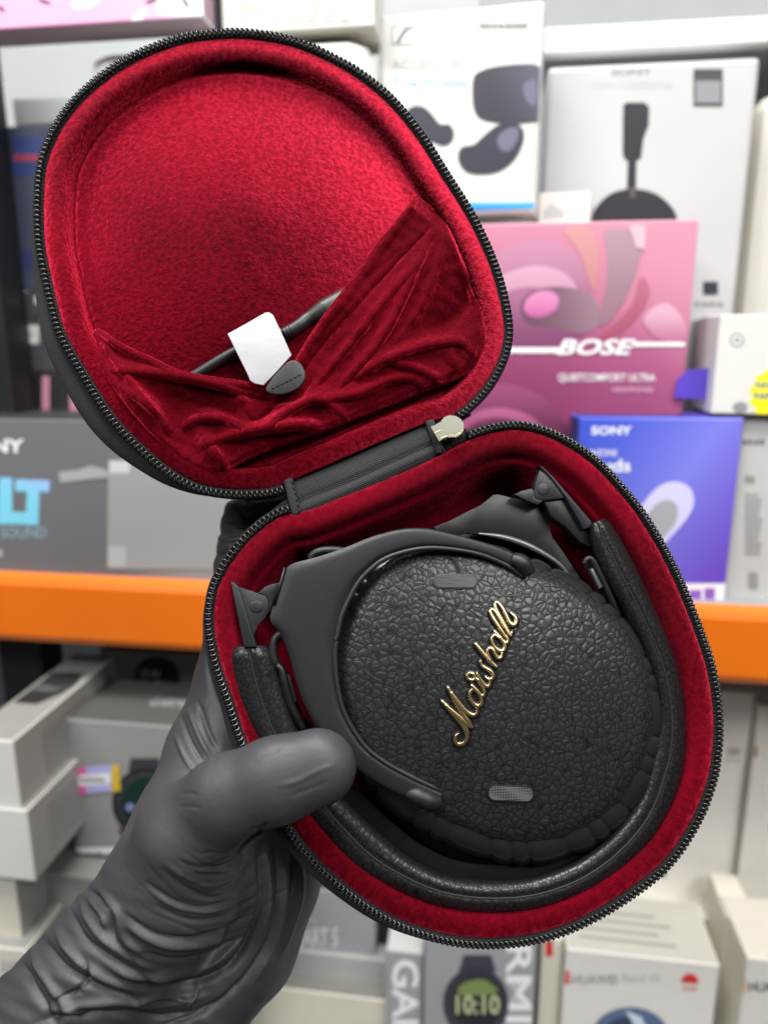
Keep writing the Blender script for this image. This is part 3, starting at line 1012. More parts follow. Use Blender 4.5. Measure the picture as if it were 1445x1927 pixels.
bx = Box('fitness_band_carton', 'white carton with red flower emblem and blue watch at bottom right', 'box',
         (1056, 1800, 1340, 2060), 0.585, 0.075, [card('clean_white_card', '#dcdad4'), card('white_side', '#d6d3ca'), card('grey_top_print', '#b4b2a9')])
bx.rect('red_tab', 1058, 1826, 1071, 1852, RED)
bx.text('HUAWEI', 1076, 1834, 1160, 1852, INKG, bold=0.02)
bx.text('Band 10', 1170, 1832, 1240, 1848, INKL)
for k in range(8):
    a = math.radians(180 + 22.5 * k + 11)
    bx.oval('emblem_petal', 1297 + 9 * math.cos(a), 1848 + 9 * math.sin(a), 9, 3.2, RED, 180 + 22.5 * k + 11)
bx.bars(1284, 1857, 1312, 1861, RED, 3)
bx.oval('printed_watch_body', 1185, 1948, 72, 54, plain('slate_blue_print', '#54688c', 0.4))
bx.oval('printed_watch_face', 1178, 1952, 46, 40, plain('steel_screen_print', '#2e3c58', 0.4))
bx.poly('printed_screen_shape', [(1176, 1900), (1206, 1912), (1220, 1946), (1200, 1940)], plain('ice_print', '#cdd9ea', 0.4))
for j in range(4):
    bx.face_poly('text_line', 'top', [(0.1, 0.2 + 0.15 * j), (0.75 - 0.1 * (j % 2), 0.2 + 0.15 * j), (0.75 - 0.1 * (j % 2), 0.24 + 0.15 * j), (0.1, 0.24 + 0.15 * j)], plain('faint_top_ink', '#9c9a90', 0.6))
bx = Box('red_edge_carton', 'narrow cream carton with a red edge, left of the red flower emblem carton', 'box',
         (1012, 1764, 1050, 2060), 0.60, 0.05, [CREAM, CREAM, CREAM])
bx.rect('red_tab', 1026, 1770, 1040, 1800, RED)
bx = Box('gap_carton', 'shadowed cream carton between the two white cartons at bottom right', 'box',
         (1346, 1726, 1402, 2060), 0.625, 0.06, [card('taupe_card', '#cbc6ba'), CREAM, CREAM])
bx = Box('corner_band_carton', 'white carton with a gold tab in the bottom right corner', 'box',
         (1388, 1808, 1540, 2060), 0.575, 0.075, [card('corner_white_card', '#d9d7d0'), CREAM, card('corner_top', '#c9c5b8')])
bx.rect('gold_tab', 1390, 1842, 1403, 1868, plain('ochre_print', '#c9962c', 0.5))
bx.text('HUAWEI', 1408, 1848, 1490, 1866, INK, bold=0.02)
bx = Box('plain_white_carton', 'large blank white carton under the beam, right of the base', 'box',
         (1150, 1296, 1396, 1712), 0.70, 0.10, [card('blank_white_card', '#f2f0e9'), W_, W_])
bx.rect('dark_mark', 1228, 1612, 1252, 1650, INK)
bx.bars(1366, 1429, 1394, 1433, INKL, 3)
bx.oval('faint_emblem', 1380, 1414, 14, 8, plain('faint_rose_ink', '#c9b9b2', 0.5))
bx = Box('edge_white_carton', 'blank white carton cut by the right edge under the beam', 'box',
         (1404, 1330, 1540, 1716), 0.69, 0.10, [card('edge_white_card', '#f0ede4'), W_, W_])
bx.rect('gold_tab', 1416, 1404, 1424, 1424, plain('tan_ink', '#a8743c', 0.5))
bx = Box('long_flat_carton', 'long flat ivory carton lying behind the red flower emblem carton', 'box',
         (1046, 1716, 1344, 1990), 0.672, 0.10, [card('ivory_flat', '#cfcabd'), CREAM, card('ivory_flat_top', '#d5d2c8')])

# ================================================================== THE CASE
MM = 0.001
H1 = P(540, 935, 0.2915)
H2 = P(870, 796, 0.3010)
LP = Plane(H1, H2, P(420, 64, 0.3030))        # rim plane of the lid
BP = Plane(H1, H2, P(947, 1775, 0.2860))      # rim plane of the base

LID = [(405, 65), (476, 65), (559, 81), (638, 116), (690, 149), (742, 194), (794, 258), (841, 332), (881, 395), (908, 447),
       (929, 496), (946, 551), (956, 603), (956, 641), (946, 679), (922, 724), (891, 759), (855, 786), (800, 803), (740, 828),
       (680, 854), (620, 880), (570, 902), (520, 924), (461, 930), (411, 927), (366, 916), (316, 888), (266, 846), (225, 805), (194, 764),
       (161, 711), (119, 638), (102, 588), (86, 517), (75, 455), (73, 372), (82, 297), (115, 227), (165, 169), (239, 115), (331, 77)]
BASE = [(963, 800), (1001, 804), (1045, 819), (1094, 847), (1131, 877), (1169, 918), (1202, 959), (1236, 1012), (1266, 1068),
        (1292, 1127), (1318, 1195), (1337, 1254), (1348, 1318), (1351, 1370), (1348, 1417), (1339, 1470), (1313, 1539), (1267, 1612),
        (1208, 1667), (1121, 1723), (1034, 1760), (947, 1775), (860, 1772), (773, 1749), (703, 1714), (627, 1656), (575, 1603),
        (546, 1563), (498, 1485), (455, 1396), (432, 1325), (412, 1269), (399, 1217), (393, 1165), (400, 1110), (417, 1072), (430, 1051),
        (459, 1015), (492, 985), (530, 962), (580, 952), (640, 929), (700, 905), (760, 880), (820, 852), (870, 825), (915, 808)]


class Half:
    def __init__(s, pl, px, n=420):
        s.pl = pl
        q = catmull(px, n)
        s.px = q
        s.uv = np.array([pl.loc(x, y) for x, y in q])
        t = np.roll(s.uv, -1, 0) - np.roll(s.uv, 1, 0)
        t /= np.linalg.norm(t, axis=1)[:, None]
        area2 = np.sum(s.uv[:, 0] * np.roll(s.uv[:, 1], -1) - np.roll(s.uv[:, 0], -1) * s.uv[:, 1])
        sg = 1 if area2 > 0 else -1
        s.nin = np.stack([-t[:, 1] * sg, t[:, 0] * sg], 1)     # inward
        # smooth the normals a little so wide offsets stay clean
        for _ in range(10):
            s.nin = (np.roll(s.nin, 1, 0) + s.nin + np.roll(s.nin, -1, 0)) / 3
        s.nin /= np.linalg.norm(s.nin, axis=1)[:, None]
        s.cen = s.uv.mean(0)
        s.n = n
        # distance to the hinge line: 0 at the hinge, 1 away from it
        s.free = np.clip((np.abs(s.uv[:, 1]) - 0.006) / 0.02, 0, 1)

    def off(s, a):
        return s.uv + s.nin * (a if np.isscalar(a) else np.asarray(a)[:, None])

    def ring(s, a, h):
        uv = s.off(a)
        h = np.broadcast_to(h, (s.n,))
        return [s.pl.w(uv[i, 0], uv[i, 1], h[i]) for i in range(s.n)]


lidH, baseH = Half(LP, LID), Half(BP, BASE)

case = empty('headphone_case', baseH.ring(0, -0.05)[120])
tag(case, 'open black zip case with red velvet lining, held up in a gloved hand', 'case')


def skin_rings(name, half, prof, floor, mat, nfloor=46, jitter=None):
    """rings following the rim (prof: inset mm, height mm), then a floor out to the centre"""
    V = []
    for a, h in prof:
        V += half.ring(a * MM, h * MM)
    a0, h0 = prof[-1]
    uv0 = half.off(a0 * MM)
    n = half.n
    for k in range(1, nfloor):
        r = 1 - k / nfloor
        uv = half.cen + (uv0 - half.cen) * r
        hh = floor(r, uv)
        V += [half.pl.w(uv[i, 0], uv[i, 1], (h0 * MM + hh[i])) for i in range(n)]
    rows = len(prof) + nfloor - 1
    Fc = grid_faces(rows, n, closed_v=True)
    hc = floor(0.0, half.cen[None, :])[0]
    V.append(half.pl.w(half.cen[0], half.cen[1], h0 * MM + hc))
    last = (rows - 1) * n
    Fc += [(last + i, last + (i + 1) % n, len(V) - 1) for i in range(n)]
    return fix_normals(meshobj(name, V, Fc, mat, case))


# ---- linings
bump_c = np.array(LP.loc(490, 412, -0.004))
crease_a, crease_b = np.array(LP.loc(440, 470, -0.018)), np.array(LP.loc(500, 560, -0.018))


def lid_floor(r, uv):
    h = 5.5 * MM * (1 - r ** 2)
    d = np.linalg.norm(uv - bump_c, axis=1)
    h = h + 2.6 * MM * np.exp(-(d / 0.0125) ** 2)
    ab = crease_b - crease_a
    t = np.clip(((uv - crease_a) @ ab) / (ab @ ab), 0, 1)
    dc = np.linalg.norm(uv - crease_a - t[:, None] * ab, axis=1)
    h = h + 0.8 * MM * np.exp(-(dc / 0.003) ** 2)
    return h


lid_prof = [(1.6, -1.2), (2.2, 0.0), (3.2, 0.9), (5.0, 1.5), (7.2, 1.4), (8.8, 0.5), (9.8, -1.0), (10.4, -3.0), (10.8, -5.0), (11.1, -6.6),
            (11.6, -7.3), (12.3, -6.9), (13.2, -6.4), (14.5, -6.6), (16.5, -7.2)]
skin_rings('lid_lining', lidH, lid_prof, lid_floor, M['velvet'])
M['velvet'].node_tree.nodes['nap_centre'].inputs[1].default_value = tuple(LP.at(240, 600, -0.004) - case.location)
base_prof = [(1.6, -1.2), (2.2, 0.0), (3.4, 0.9), (5.5, 1.3), (8.0, 0.9), (10.0, -0.4), (11.2, -2.2), (12.0, -4.0), (12.5, -5.2), (13.2, -5.6),
             (14.2, -5.4), (15.2, -6.6), (17.0, -11.0), (19.0, -18.0), (21.5, -25.0), (25.0, -30.0), (30.0, -32.0)]
skin_rings('base_lining', baseH, base_prof, lambda r, uv: np.full(len(uv), -1.5 * MM * (1 - r * r)), M['velvet_base'])
M['velvet_base'].node_tree.nodes['nap_centre'].inputs[1].default_value = tuple(BP.at(1020, 1640, -0.005) - case.location)


# ---- outer shells
def shell(name, half, depth, belly):
    fr = half.free
    pc = half.px - half.px.mean(0)
    pc = pc / np.linalg.norm(pc, axis=1)[:, None]
    side = np.clip(pc @ np.array([-0.78, 0.62]), 0, 1) ** 4 * belly
    side = side * np.clip((np.abs(half.uv[:, 1]) - 0.004) / 0.05, 0, 1)
    for _ in range(60):
        side = (np.roll(side, 1) + side + np.roll(side, -1)) / 3
        fr = (np.roll(fr, 1) + fr + np.roll(fr, -1)) / 3
    prof = [(-1.7, -1.6, 0), (-2.3, -3.0, 1), (-3.0, -6.0, 1), (-3.3, -10.0, 1), (-2.6, -15, 1), (0.0, -21, 1), (4.0, -0.62 * depth, 0), (14.0, -0.84 * depth, 0), (28.0, -0.96 * depth, 0), (36, -depth, 0)]
    V = []
    for a, h, w in prof:
        aa = np.where(a < 0, (a - side * w) * fr + (1 - fr) * 1.0, a - side * 0.8 * w) * MM
        V += half.ring(aa, h * MM)
    n = half.n
    uv0 = half.off(36 * MM)
    for k in range(1, 12):
        uv = half.cen + (uv0 - half.cen) * (1 - k / 12)
        V += [half.pl.w(uv[i, 0], uv[i, 1], (-depth - 0.15 * k) * MM) for i in range(n)]
    rows = len(prof) + 11
    Fc = grid_faces(rows, n, closed_v=True)
    V.append(half.pl.w(half.cen[0], half.cen[1], (-depth - 2) * MM))
    Fc += [((rows - 1) * n + i, (rows - 1) * n + (i + 1) % n, len(V) - 1) for i in range(n)]
    return fix_normals(meshobj(name, V, Fc, M['shell'], case))


shell('lid_shell', lidH, 30.0, 7.0)
shell('base_shell', baseH, 40.0, 3.0)


# ---- zip: woven tape and one continuous nylon coil on each half
def arc(half, pa, pb):
    """indices of the rim running from pixel pa round the free side to pixel pb"""
    ia = int(np.argmin(np.linalg.norm(half.px - np.array(pa), axis=1)))
    ib = int(np.argmin(np.linalg.norm(half.px - np.array(pb), axis=1)))
    mid = half.free.argmax()
    fwd = [(ia + k) % half.n for k in range((ib - ia) % half.n + 1)]
    bwd = [(ia - k) % half.n for k in range((ia - ib) % half.n + 1)]
    return fwd if half.free[fwd].sum() > half.free[bwd].sum() else bwd


def zip_half(half, pa, pb, prefix):
    idx = arc(half, pa, pb)
    V = []
    sec = [(-1.9, -1.8), (-2.0, -0.6), (-1.6, 0.0), (-0.6, 0.25), (0.8, 0.2), (1.9, -0.4), (2.2, -1.6)]
    for a, h in sec:
        r = half.ring(a * MM, h * MM)
        V += [r[i] for i in idx]
    meshobj(prefix + '_zipper_tape', V, grid_faces(len(sec), len(idx)), M['tape'], case)
    c = np.array([tuple(half.pl.w(*half.off(-0.1 * MM)[i], 1.15 * MM)) for i in idx])
    inn = np.array([tuple(half.pl.U * half.nin[i, 0] + half.pl.V * half.nin[i, 1]) for i in idx])
    L = np.concatenate([[0], np.cumsum(np.linalg.norm(np.diff(c, axis=0), axis=1))])
    pitch = 1.98 * MM
    turns = int(L[-1] / pitch)
    m = turns * 14
    s = np.linspace(0, L[-1], m)
    cc = np.stack([np.interp(s, L, c[:, k]) for k in range(3)], 1)
    nn = np.stack([np.interp(s, L, inn[:, k]) for k in range(3)], 1)
    N = np.array(tuple(half.pl.N))
    ph = 2 * np.pi * s / pitch
    T = np.gradient(cc, axis=0)
    T /= np.linalg.norm(T, axis=1)[:, None]
    pts = cc + nn * (np.cos(ph) * 1.12 * MM)[:, None] + N * (np.sin(ph) * 0.62 * MM)[:, None] + T * (np.sin(ph * 2) * 0.25 * MM)[:, None]
    V, Fc = tube([Vector(p) for p in pts], 0.44 * MM, 6)
    o = meshobj(prefix + '_zipper_coil', V, Fc, M['coil'], case)
    tag(o, kind='stuff')


zip_half(lidH, (536, 922), (860, 783), 'lid')
zip_half(baseH, (545, 955), (876, 816), 'base')

# ---- hinge fabric between the halves: a strip that sinks between the two rims
nu, nv = 60, 16
V = []
lo = [(538, 898), (640, 862), (720, 826), (815, 786)]
hi = [(564, 990), (646, 955), (736, 914), (842, 864)]
ta, tb = catmull(lo, nu, False), catmull(hi, nu, False)
for i in range(nu):
    for j in range(nv):
        t = j / (nv - 1)
        p = ta[i] * (1 - t) + tb[i] * t
        h = (-1.5 - 1.5 * math.exp(-((t - 0.56) / 0.05) ** 2) + 0.7 * math.exp(-((t - 0.66) / 0.08) ** 2) + 0.6 * math.sin(t * math.pi) - 3.5 * (abs(2 * t - 1) ** 4)) * MM
        V.append(LP.at(p[0], p[1], h) * (1 - t) + BP.at(p[0], p[1], h) * t)
meshobj('hinge_fabric', V, grid_faces(nu, nv), M['canvas'], case)
# folded stitched ends of the hinge strip
for (a, b) in (((541, 898), (558, 970)), ((808, 792), (829, 852))):
    V, Fc = tube([LP.at(a[0] + (b[0] - a[0]) * t, a[1] + (b[1] - a[1]) * t, (-0.6 + 0.8 * math.sin(t * math.pi)) * MM) for t in np.linspace(0, 1, 14)],
                 1.9 * MM, 10, 0.6, LP.N)
    meshobj('hinge_hem', V, Fc, M['canvas'], case)
    for k in range(6):
        t0 = 0.08 + k * 0.15
        q = [LP.at(a[0] + 7 + (b[0] - a[0]) * t, a[1] + (b[1] - a[1]) * t, 0.9 * MM) for t in (t0, t0 + 0.09)]
        V, Fc = tube(q, 0.3 * MM, 6)
        meshobj('stitch', V, Fc, M['stitch'], case)
# dark tape tails running under the rims into the hinge, either end
for pts in ([(470, 938), (505, 934), (548, 926)], [(505, 985), (528, 962), (552, 944)], [(880, 772), (850, 790), (822, 806)], [(880, 816), (856, 828), (834, 840)]):
    V, Fc = tube([LP.at(x, y, -2.2 * MM) for x, y in catmull(pts, 12, False)], 2.6 * MM, 8, 0.5, LP.N)
    meshobj('zipper_tape_tail', V, Fc, M['tape'], case)

# ---- zip puller
pull = [(809.5, 803), (818, 800), (829, 794), (836, 785), (846, 781), (857, 782), (867, 788), (873, 797), (873, 808), (868, 817), (859, 823), (849, 823), (840, 823), (833, 826), (826, 831)]
zp = prism('zipper_puller', [LP.at(x, y, 4.6 * MM) for x, y in pull], LP.N, 1.1 * MM, M['puller'], case, 0.12 * MM, 1)
prism('puller_ridge', [LP.at(x, y, 4.8 * MM) for x, y in [(816.5, 814), (830.5, 808.5), (829, 811), (822, 816), (829, 824.5), (836, 821), (848, 818), (858, 818.5), (866, 813), (872, 805), (872.5, 810), (868, 817), (859, 823), (849, 823), (840, 823), (833, 826), (826, 831)]], LP.N, 0.4 * MM, M['puller_edge'], zp, 0.1 * MM, 1)
V, Fc = tube([LP.at(x, y, h * MM) for x, y, h in [(868, 804, 0.6), (852, 808, 1.4), (834, 814, 1.2), (822, 817, 0.4)]], [1.6 * MM, 2.2 * MM, 2.0 * MM, 1.4 * MM], 10, 0.6, LP.N)
meshobj('zipper_slider', V, Fc, M['puller'], case)

# ---- gathered velvet pocket in the lid
PT = [(183, 622), (225, 651), (287, 680), (332, 701), (391, 714), (450, 722), (505, 728), (545, 712), (566, 672), (600, 617), (652, 547), (721, 454), (786, 375)]
PBm = [(172, 640), (192, 690), (245, 768), (310, 838), (395, 890), (470, 858), (555, 824), (612, 806), (668, 784), (790, 736), (890, 690), (905, 600), (832, 410)]
FOLDS = [  # px polyline, skirt width px, height mm: sharp crests with long slopes, as draped cloth has
    ([(815, 426), (694, 554), (586, 679), (545, 748)], 5, -1.6), ([(812, 440), (748, 585), (705, 655), (640, 728)], 24, 5.0),
    ([(800, 480), (720, 570), (650, 660), (590, 730)], 12, 2.6), ([(840, 440), (800, 560), (740, 650)], 14, 2.4),
    ([(668, 712), (720, 680), (775, 658), (825, 646), (862, 645), (884, 668)], 16, 5.2),
    ([(735, 680), (790, 697), (835, 722)], 11, 3.6), ([(600, 752), (673, 741), (730, 716), (770, 712), (800, 728)], 13, 4.0),
    ([(490, 812), (552, 769), (600, 752), (648, 786)], 15, 5.0), ([(507, 812), (560, 798), (606, 806)], 9, 2.6),
    ([(215, 696), (308, 704), (391, 720), (440, 738), (466, 778), (484, 812)], 16, 5.0), ([(345, 806), (375, 788), (415, 788), (445, 800), (470, 814)], 13, 4.6),
    ([(378, 806), (396, 845), (424, 882)], 12, 5.0), ([(226, 726), (280, 766), (318, 818)], 20, 5.0), ([(385, 834), (474, 810), (536, 801), (604, 800)], 12, 4.0),
    ([(349, 714), (474, 750), (557, 758), (592, 712)], 5, -1.4), ([(850, 655), (856, 690), (866, 708)], 8, 2.6), ([(885, 520), (862, 590), (800, 640)], 26, -4.0),
    ([(196, 645), (235, 705), (290, 775)], 9, 2.2), ([(330, 750), (400, 768), (455, 790)], 14, -2.0), ([(520, 772), (495, 790), (470, 796)], 9, -3.0)]


def poly_dist(Pq, pts):
    pts = catmull(pts, 40, False)
    d = np.full(len(Pq), 1e9)
    tt = np.zeros(len(Pq))
    for k in range(len(pts) - 1):
        a, b = pts[k], pts[k + 1]
        ab = b - a
        t = np.clip(((Pq - a) @ ab) / (ab @ ab + 1e-9), 0, 1)
        e = np.linalg.norm(Pq - a - t[:, None] * ab, axis=1)
        m = e < d
        d[m] = e[m]
        tt[m] = (k + t[m]) / (len(pts) - 1)
    return d, tt


nu, nv = 300, 150
tt_, bb_ = pairs_resample(PT, PBm, nu)
S = np.linspace(0, 1, nv)
G = tt_[:, None, :] * (1 - S)[None, :, None] + bb_[:, None, :] * S[None, :, None]
Q = G.reshape(-1, 2)
tS = np.tile(S, nu)
h = 0.5 - 2.5 * np.sin(np.pi * np.clip(tS, 0, 1)) + 1.2 * np.clip(tS - 0.75, 0, 1) * 4 * 0.4
h += 1.2 * np.exp(-((tS - 0.02) / 0.03) ** 2)
for pts, w_, amp in FOLDS:
    d, t = poly_dist(Q, pts)
    env = np.sin(np.pi * np.clip(t * 0.94 + 0.03, 0, 1)) ** 0.6
    prof = np.exp(-(d / w_) ** 2) if amp < 0 else np.exp(-np.sqrt((d / w_) ** 2 + 0.004) + 0.063)
    h += 1.5 * amp * prof * env
    if amp > 2.5:      # the tucked crevice under each fold
        d2, t2 = poly_dist(Q, [(x + 3, y + 9) for x, y in pts])
        h -= 0.45 * amp * np.exp(-(d2 / 4.5) ** 2) * np.sin(np.pi * np.clip(t2 * 0.94 + 0.03, 0, 1)) ** 0.6
h += 0.35 * np.sin(Q[:, 0] * 0.11 + 2 * np.sin(Q[:, 1] * 0.05)) * np.sin(Q[:, 1] * 0.13 + np.sin(Q[:, 0] * 0.07))
h += 3.5 * np.exp(-(np.hypot(Q[:, 0] - 645, Q[:, 1] - 575) / 60) ** 2)
edge = np.clip((1 - tS) / 0.06, 0, 1)
h = h * edge + (-1.5) * (1 - edge)
endf = np.minimum(np.clip(np.repeat(np.arange(nu), nv) / 12, 0, 1), np.clip((nu - 1 - np.repeat(np.arange(nu), nv)) / 12, 0, 1))
h = h * endf + (-5.5) * (1 - endf)
V = [LP.at(Q[i, 0], Q[i, 1], h[i] * MM) for i in range(len(Q))]
# second layer just behind the hem so the cloth has thickness
pk = meshobj('lid_pocket', V, grid_faces(nu, nv), M['velvet_soft'], case)
sm = pk.modifiers.new('thickness', 'SOLIDIFY')
sm.thickness = 0.0012
sm.offset = -1
# ribbon hem along the pocket mouth
hem_px = catmull(PT, 120, False)
hemh = np.array([h[i * nv + 2] for i in np.linspace(0, nu - 1, 120).astype(int)])
V, Fc = tube([LP.at(hem_px[i, 0], hem_px[i, 1], (hemh[i] - 0.4) * MM) for i in range(120)], 1.5 * MM, 8, 0.8, LP.N)
meshobj('pocket_hem', V, Fc, M['velvet_soft'], case)

# sewn line below the hem, following the cloth
def pocket_h(x, y):
    i = int(np.argmin((Q[:, 0] - x) ** 2 + (Q[:, 1] - y) ** 2))
    return h[i]


for line in ([(812, 432), (752, 492), (694, 556), (640, 622), (590, 682), (560, 726)], [(215, 664), (287, 700), (349, 716), (420, 736), (474, 748), (530, 756)]):
    c_ = catmull(line, 46, False)
    hs = np.array([pocket_h(*q) for q in c_])
    hs = np.convolve(np.pad(hs, 2, mode='edge'), np.ones(5) / 5, 'valid')
    V, Fc = tube([LP.at(c_[i, 0], c_[i, 1], (hs[i] + 0.25) * MM) for i in range(46)], 0.32 * MM, 6)
    meshobj('hem_stitching', V, Fc, M['thread_red'], case)

# ---- stitched leather tab on the pocket mouth
tabp = catmull([(500, 734), (512, 712), (530, 692), (548, 678), (564, 682), (574, 698), (574, 714), (562, 730), (538, 741), (515, 742)], 40)
tab = prism('leather_tab', [LP.at(x, y, 6.2 * MM) for x, y in tabp], LP.N, 1.2 * MM, M['rubber'], case, 0.5 * MM, 3)
for k in range(7):
    x0, y0 = 512 + k * 8.2, 731 - k * 4.0
    V, Fc = tube([LP.at(x0, y0, 6.35 * MM), LP.at(x0 + 5.4, y0 - 2.7, 6.35 * MM)], 0.28 * MM, 6)
    meshobj('stitch', V, Fc, M['stitch'], tab)

# ================================================================== cable and paper tag lying in the lid
cb = empty('charging_cable', LP.at(500, 650, -6 * MM))
tag(cb, 'short black charging cable with moulded plug lying in the red lid pocket', 'cable')


def tubepart(name, pxh, rad, mat, parent, n=40, seg=12, pl=None, flat=1.0):
    c = catmull(pxh, n, False)
    pl = pl or LP
    r = rad if np.isscalar(rad) else np.interp(np.linspace(0, 1, n), np.linspace(0, 1, len(rad)), rad)
    V, Fc = tube([pl.at(x, y, hh * MM) for x, y, hh in c], (r * MM) if np.isscalar(r) else list(r * MM), seg, flat, pl.N)
    return meshobj(name, V, Fc, mat, parent)


tubepart('cord', [(330, 725, -4), (372, 703, -2), (430, 668, -1), (490, 640, -1), (548, 622, -1)], 2.0, M['rubber'], cb)
tubepart('plug_sleeve', [(534, 629, -1), (552, 620, -1), (566, 611, -1), (580, 600, -1.4), (620, 578, -1.8), (660, 556, -2.6)], [2.6, 2.7, 2.8, 4.2, 4.3, 4.3], M['rubber'], cb, 60)
for k in range(2):
    x, y = 541 + k * 6, 626 - k * 3.2
    V, Fc = tube([LP.at(x - 0.6, y + 0.3, -1 * MM), LP.at(x + 0.6, y - 0.3, -1 * MM)], 3.0 * MM, 12)
    meshobj('strain_ring', V, Fc, M['rubber'], cb)
tg = [(428, 628), (464, 608), (499, 588), (506, 587), (514, 592), (532, 630), (549, 668), (522, 698), (496, 725), (480, 722), (471, 716), (464, 700), (446, 664)]
pt_ = prism('paper_tag', [LP.at(x, y, (6.6 - 0.02 * (x - 428)) * MM) for x, y in tg], LP.N, 0.9 * MM, M['paper'], None, 0.4 * MM, 2)
tag(pt_, 'folded white paper tag wrapped over the black tab in the lid', 'tag')

# ================================================================== THE HEADPHONES
hp = empty('headphones', BP.at(900, 1300, -0.030))
tag(hp, 'folded black over-ear headphones with pebbled leather cup and gold script lettering', 'headphones')


def dome(name, outline, cen, prof, mat, parent, pl=BP, n=160, rows=44, hfun=None):
    """surface from a traced outline to its centre; prof(r) gives height in mm"""
    c = catmull(outline, n)
    cx, cy = cen
    V, Fc = [], []
    for k in range(rows):
        r = 1 - k / rows
        hh = prof(r)
        for i in range(n):
            V.append(pl.at(cx + (c[i, 0] - cx) * r, cy + (c[i, 1] - cy) * r, hh * MM))
    Fc = grid_faces(rows, n, closed_v=True)
    V.append(pl.at(cx, cy, prof(0) * MM))
    Fc += [((rows - 1) * n + i, (rows - 1) * n + (i + 1) % n, len(V) - 1) for i in range(n)]
    return V, Fc, c


def loft(name, outer, inner, hfun, th, mat, parent, n=120, pl=BP, rnd=0.12, bow=0.0, m=8):
    """flat rounded bar between two traced edges; hfun(t) = height mm, th = thickness mm, bow = crown mm"""
    o, i_ = pairs_resample(outer, inner, n)
    sec = []
    for k in range(m + 1):
        f = k / m
        sec.append((f, -((abs(2 * f - 1)) ** (1 / rnd)) * 0.9 + bow * (1 - (2 * f - 1) ** 2)))
    V = []
    tt = np.linspace(0, 1, n)
    ns = len(sec) + 2
    for s in range(n):
        hh = hfun(tt[s])
        ring = [(f, hh + d) for f, d in sec] + [(1.0, hh - th), (0.0, hh - th)]
        for f, z in ring:
            p = o[s] * (1 - f) + i_[s] * f
            V.append(pl.at(p[0], p[1], z * MM))
    Fc = grid_faces(n, ns, closed_v=True)
    Fc.append(tuple(range(ns)))
    Fc.append(tuple(range((n - 1) * ns, n * ns))[::-1])
    return fix_normals(meshobj(name, V, Fc, mat, parent, sharp=40))


# ---- lower cup (its yoke shows top right of the upper one)
LOWC = [(640, 1330), (655, 1420), (710, 1526), (795, 1604), (910, 1640), (1002, 1634), (1086, 1602), (1152, 1548), (1202, 1472), (1226, 1384), (1204, 1280), (1160, 1180), (1100, 1090), (1040, 1035), (960, 992), (860, 992), (760, 1040), (680, 1130), (645, 1230)]
V, Fc, _ = dome('lower', LOWC, (930, 1230), lambda r: -15 - 7 * r ** 10, M['matte_dark'], hp)
meshobj('lower_ear_cup', V, Fc, M['matte_dark'], hp)
pl2 = [(815, 992), (850, 978), (880, 962), (905, 950), (928, 931), (938, 930), (965, 937), (1005, 946), (1030, 958), (1035, 975), (1034, 990), (1040, 1012), (1058, 1036), (1082, 1072), (1104, 1106),
       (1118, 1150), (1130, 1200), (1080, 1190), (1070, 1100), (1040, 1055), (990, 1025), (940, 1010), (880, 1004), (830, 1012)]
prism('lower_yoke', [BP.at(x, y, -8 * MM) for x, y in pl2], BP.N, 3 * MM, M['matte_dark'], hp, 0.5 * MM, 2)
tubepart('lower_yoke_rim', [(900, 1004, -7.6), (950, 1012, -7.6), (1000, 1030, -7.6), (1050, 1060, -7.6), (1075, 1090, -7.8)], [0.4, 1.2, 1.3, 0.9, 0.5], M['steel_edge'], hp, 40, 8, BP)

# ---- ear cushion of the upper cup: pleated ring
CAP = [(629, 1255), (640, 1195), (664, 1130), (712, 1068), (790, 1032), (890, 1030), (985, 1058), (1060, 1090), (1130, 1135), (1188, 1195), (1226, 1275),
       (1234, 1360), (1214, 1440), (1170, 1512), (1105, 1562), (1030, 1588), (945, 1588), (860, 1560), (785, 1522), (718, 1468), (668, 1405), (638, 1330)]
cc = (932, 1308)
CUS = []
for x, y in CAP:
    dx, dy = x - cc[0], y - cc[1]
    L_ = math.hypot(dx, dy)
    CUS.append((x + dx / L_ * 9 + 1, y + dy / L_ * 11 + 12))
cu = catmull(CUS, 640)
V = []
sec = 20
for i in range(640):
    ang = math.atan2(cu[i, 1] - cc[1], cu[i, 0] - cc[0])
    pl_ph = (i / 640 * 36 + 0.35 * math.sin(i * 0.11)) % 1.0
    pleat = abs(math.sin(math.pi * pl_ph)) ** 0.32          # rounded gathers with sharp creases
    for k in range(sec):
        a = 2 * math.pi * k / sec
        out = math.cos(a)
        rr = 8.5 if out > 0 else 10
        rr *= (0.76 + 0.24 * pleat)
        f = 1 + (out * rr * MM * F / 0.287 - 26) / math.hypot(cu[i, 0] - cc[0], cu[i, 1] - cc[1])
        V.append(BP.at(cc[0] + (cu[i, 0] - cc[0]) * f, cc[1] + (cu[i, 1] - cc[1]) * f, (-6 + math.sin(a) * 8 * (0.82 + 0.18 * pleat)) * MM))
meshobj('ear_cushion', V, grid_faces(640, sec, True, True), M['pleather'], hp)


# ---- upper ear cup: leather cap
def capprof(r):
    return 3.0 + 8.0 * (1 - r ** 2.3) - 3.2 * max(0, (r - 0.9) / 0.1) ** 2.2


V, Fc, cpx = dome('cap', CAP, cc, capprof, M['leather'], hp, rows=60)
n_ = 160
base0 = len(V)
V += [BP.at(cc[0] + (cpx[i, 0] - cc[0]) * 0.985, cc[1] + (cpx[i, 1] - cc[1]) * 0.985, -6 * MM) for i in range(n_)]
Fc += [(i, base0 + i, base0 + (i + 1) % n_, (i + 1) % n_) for i in range(n_)]
cup = fix_normals(meshobj('ear_cup', V, Fc, M['leather'], hp))


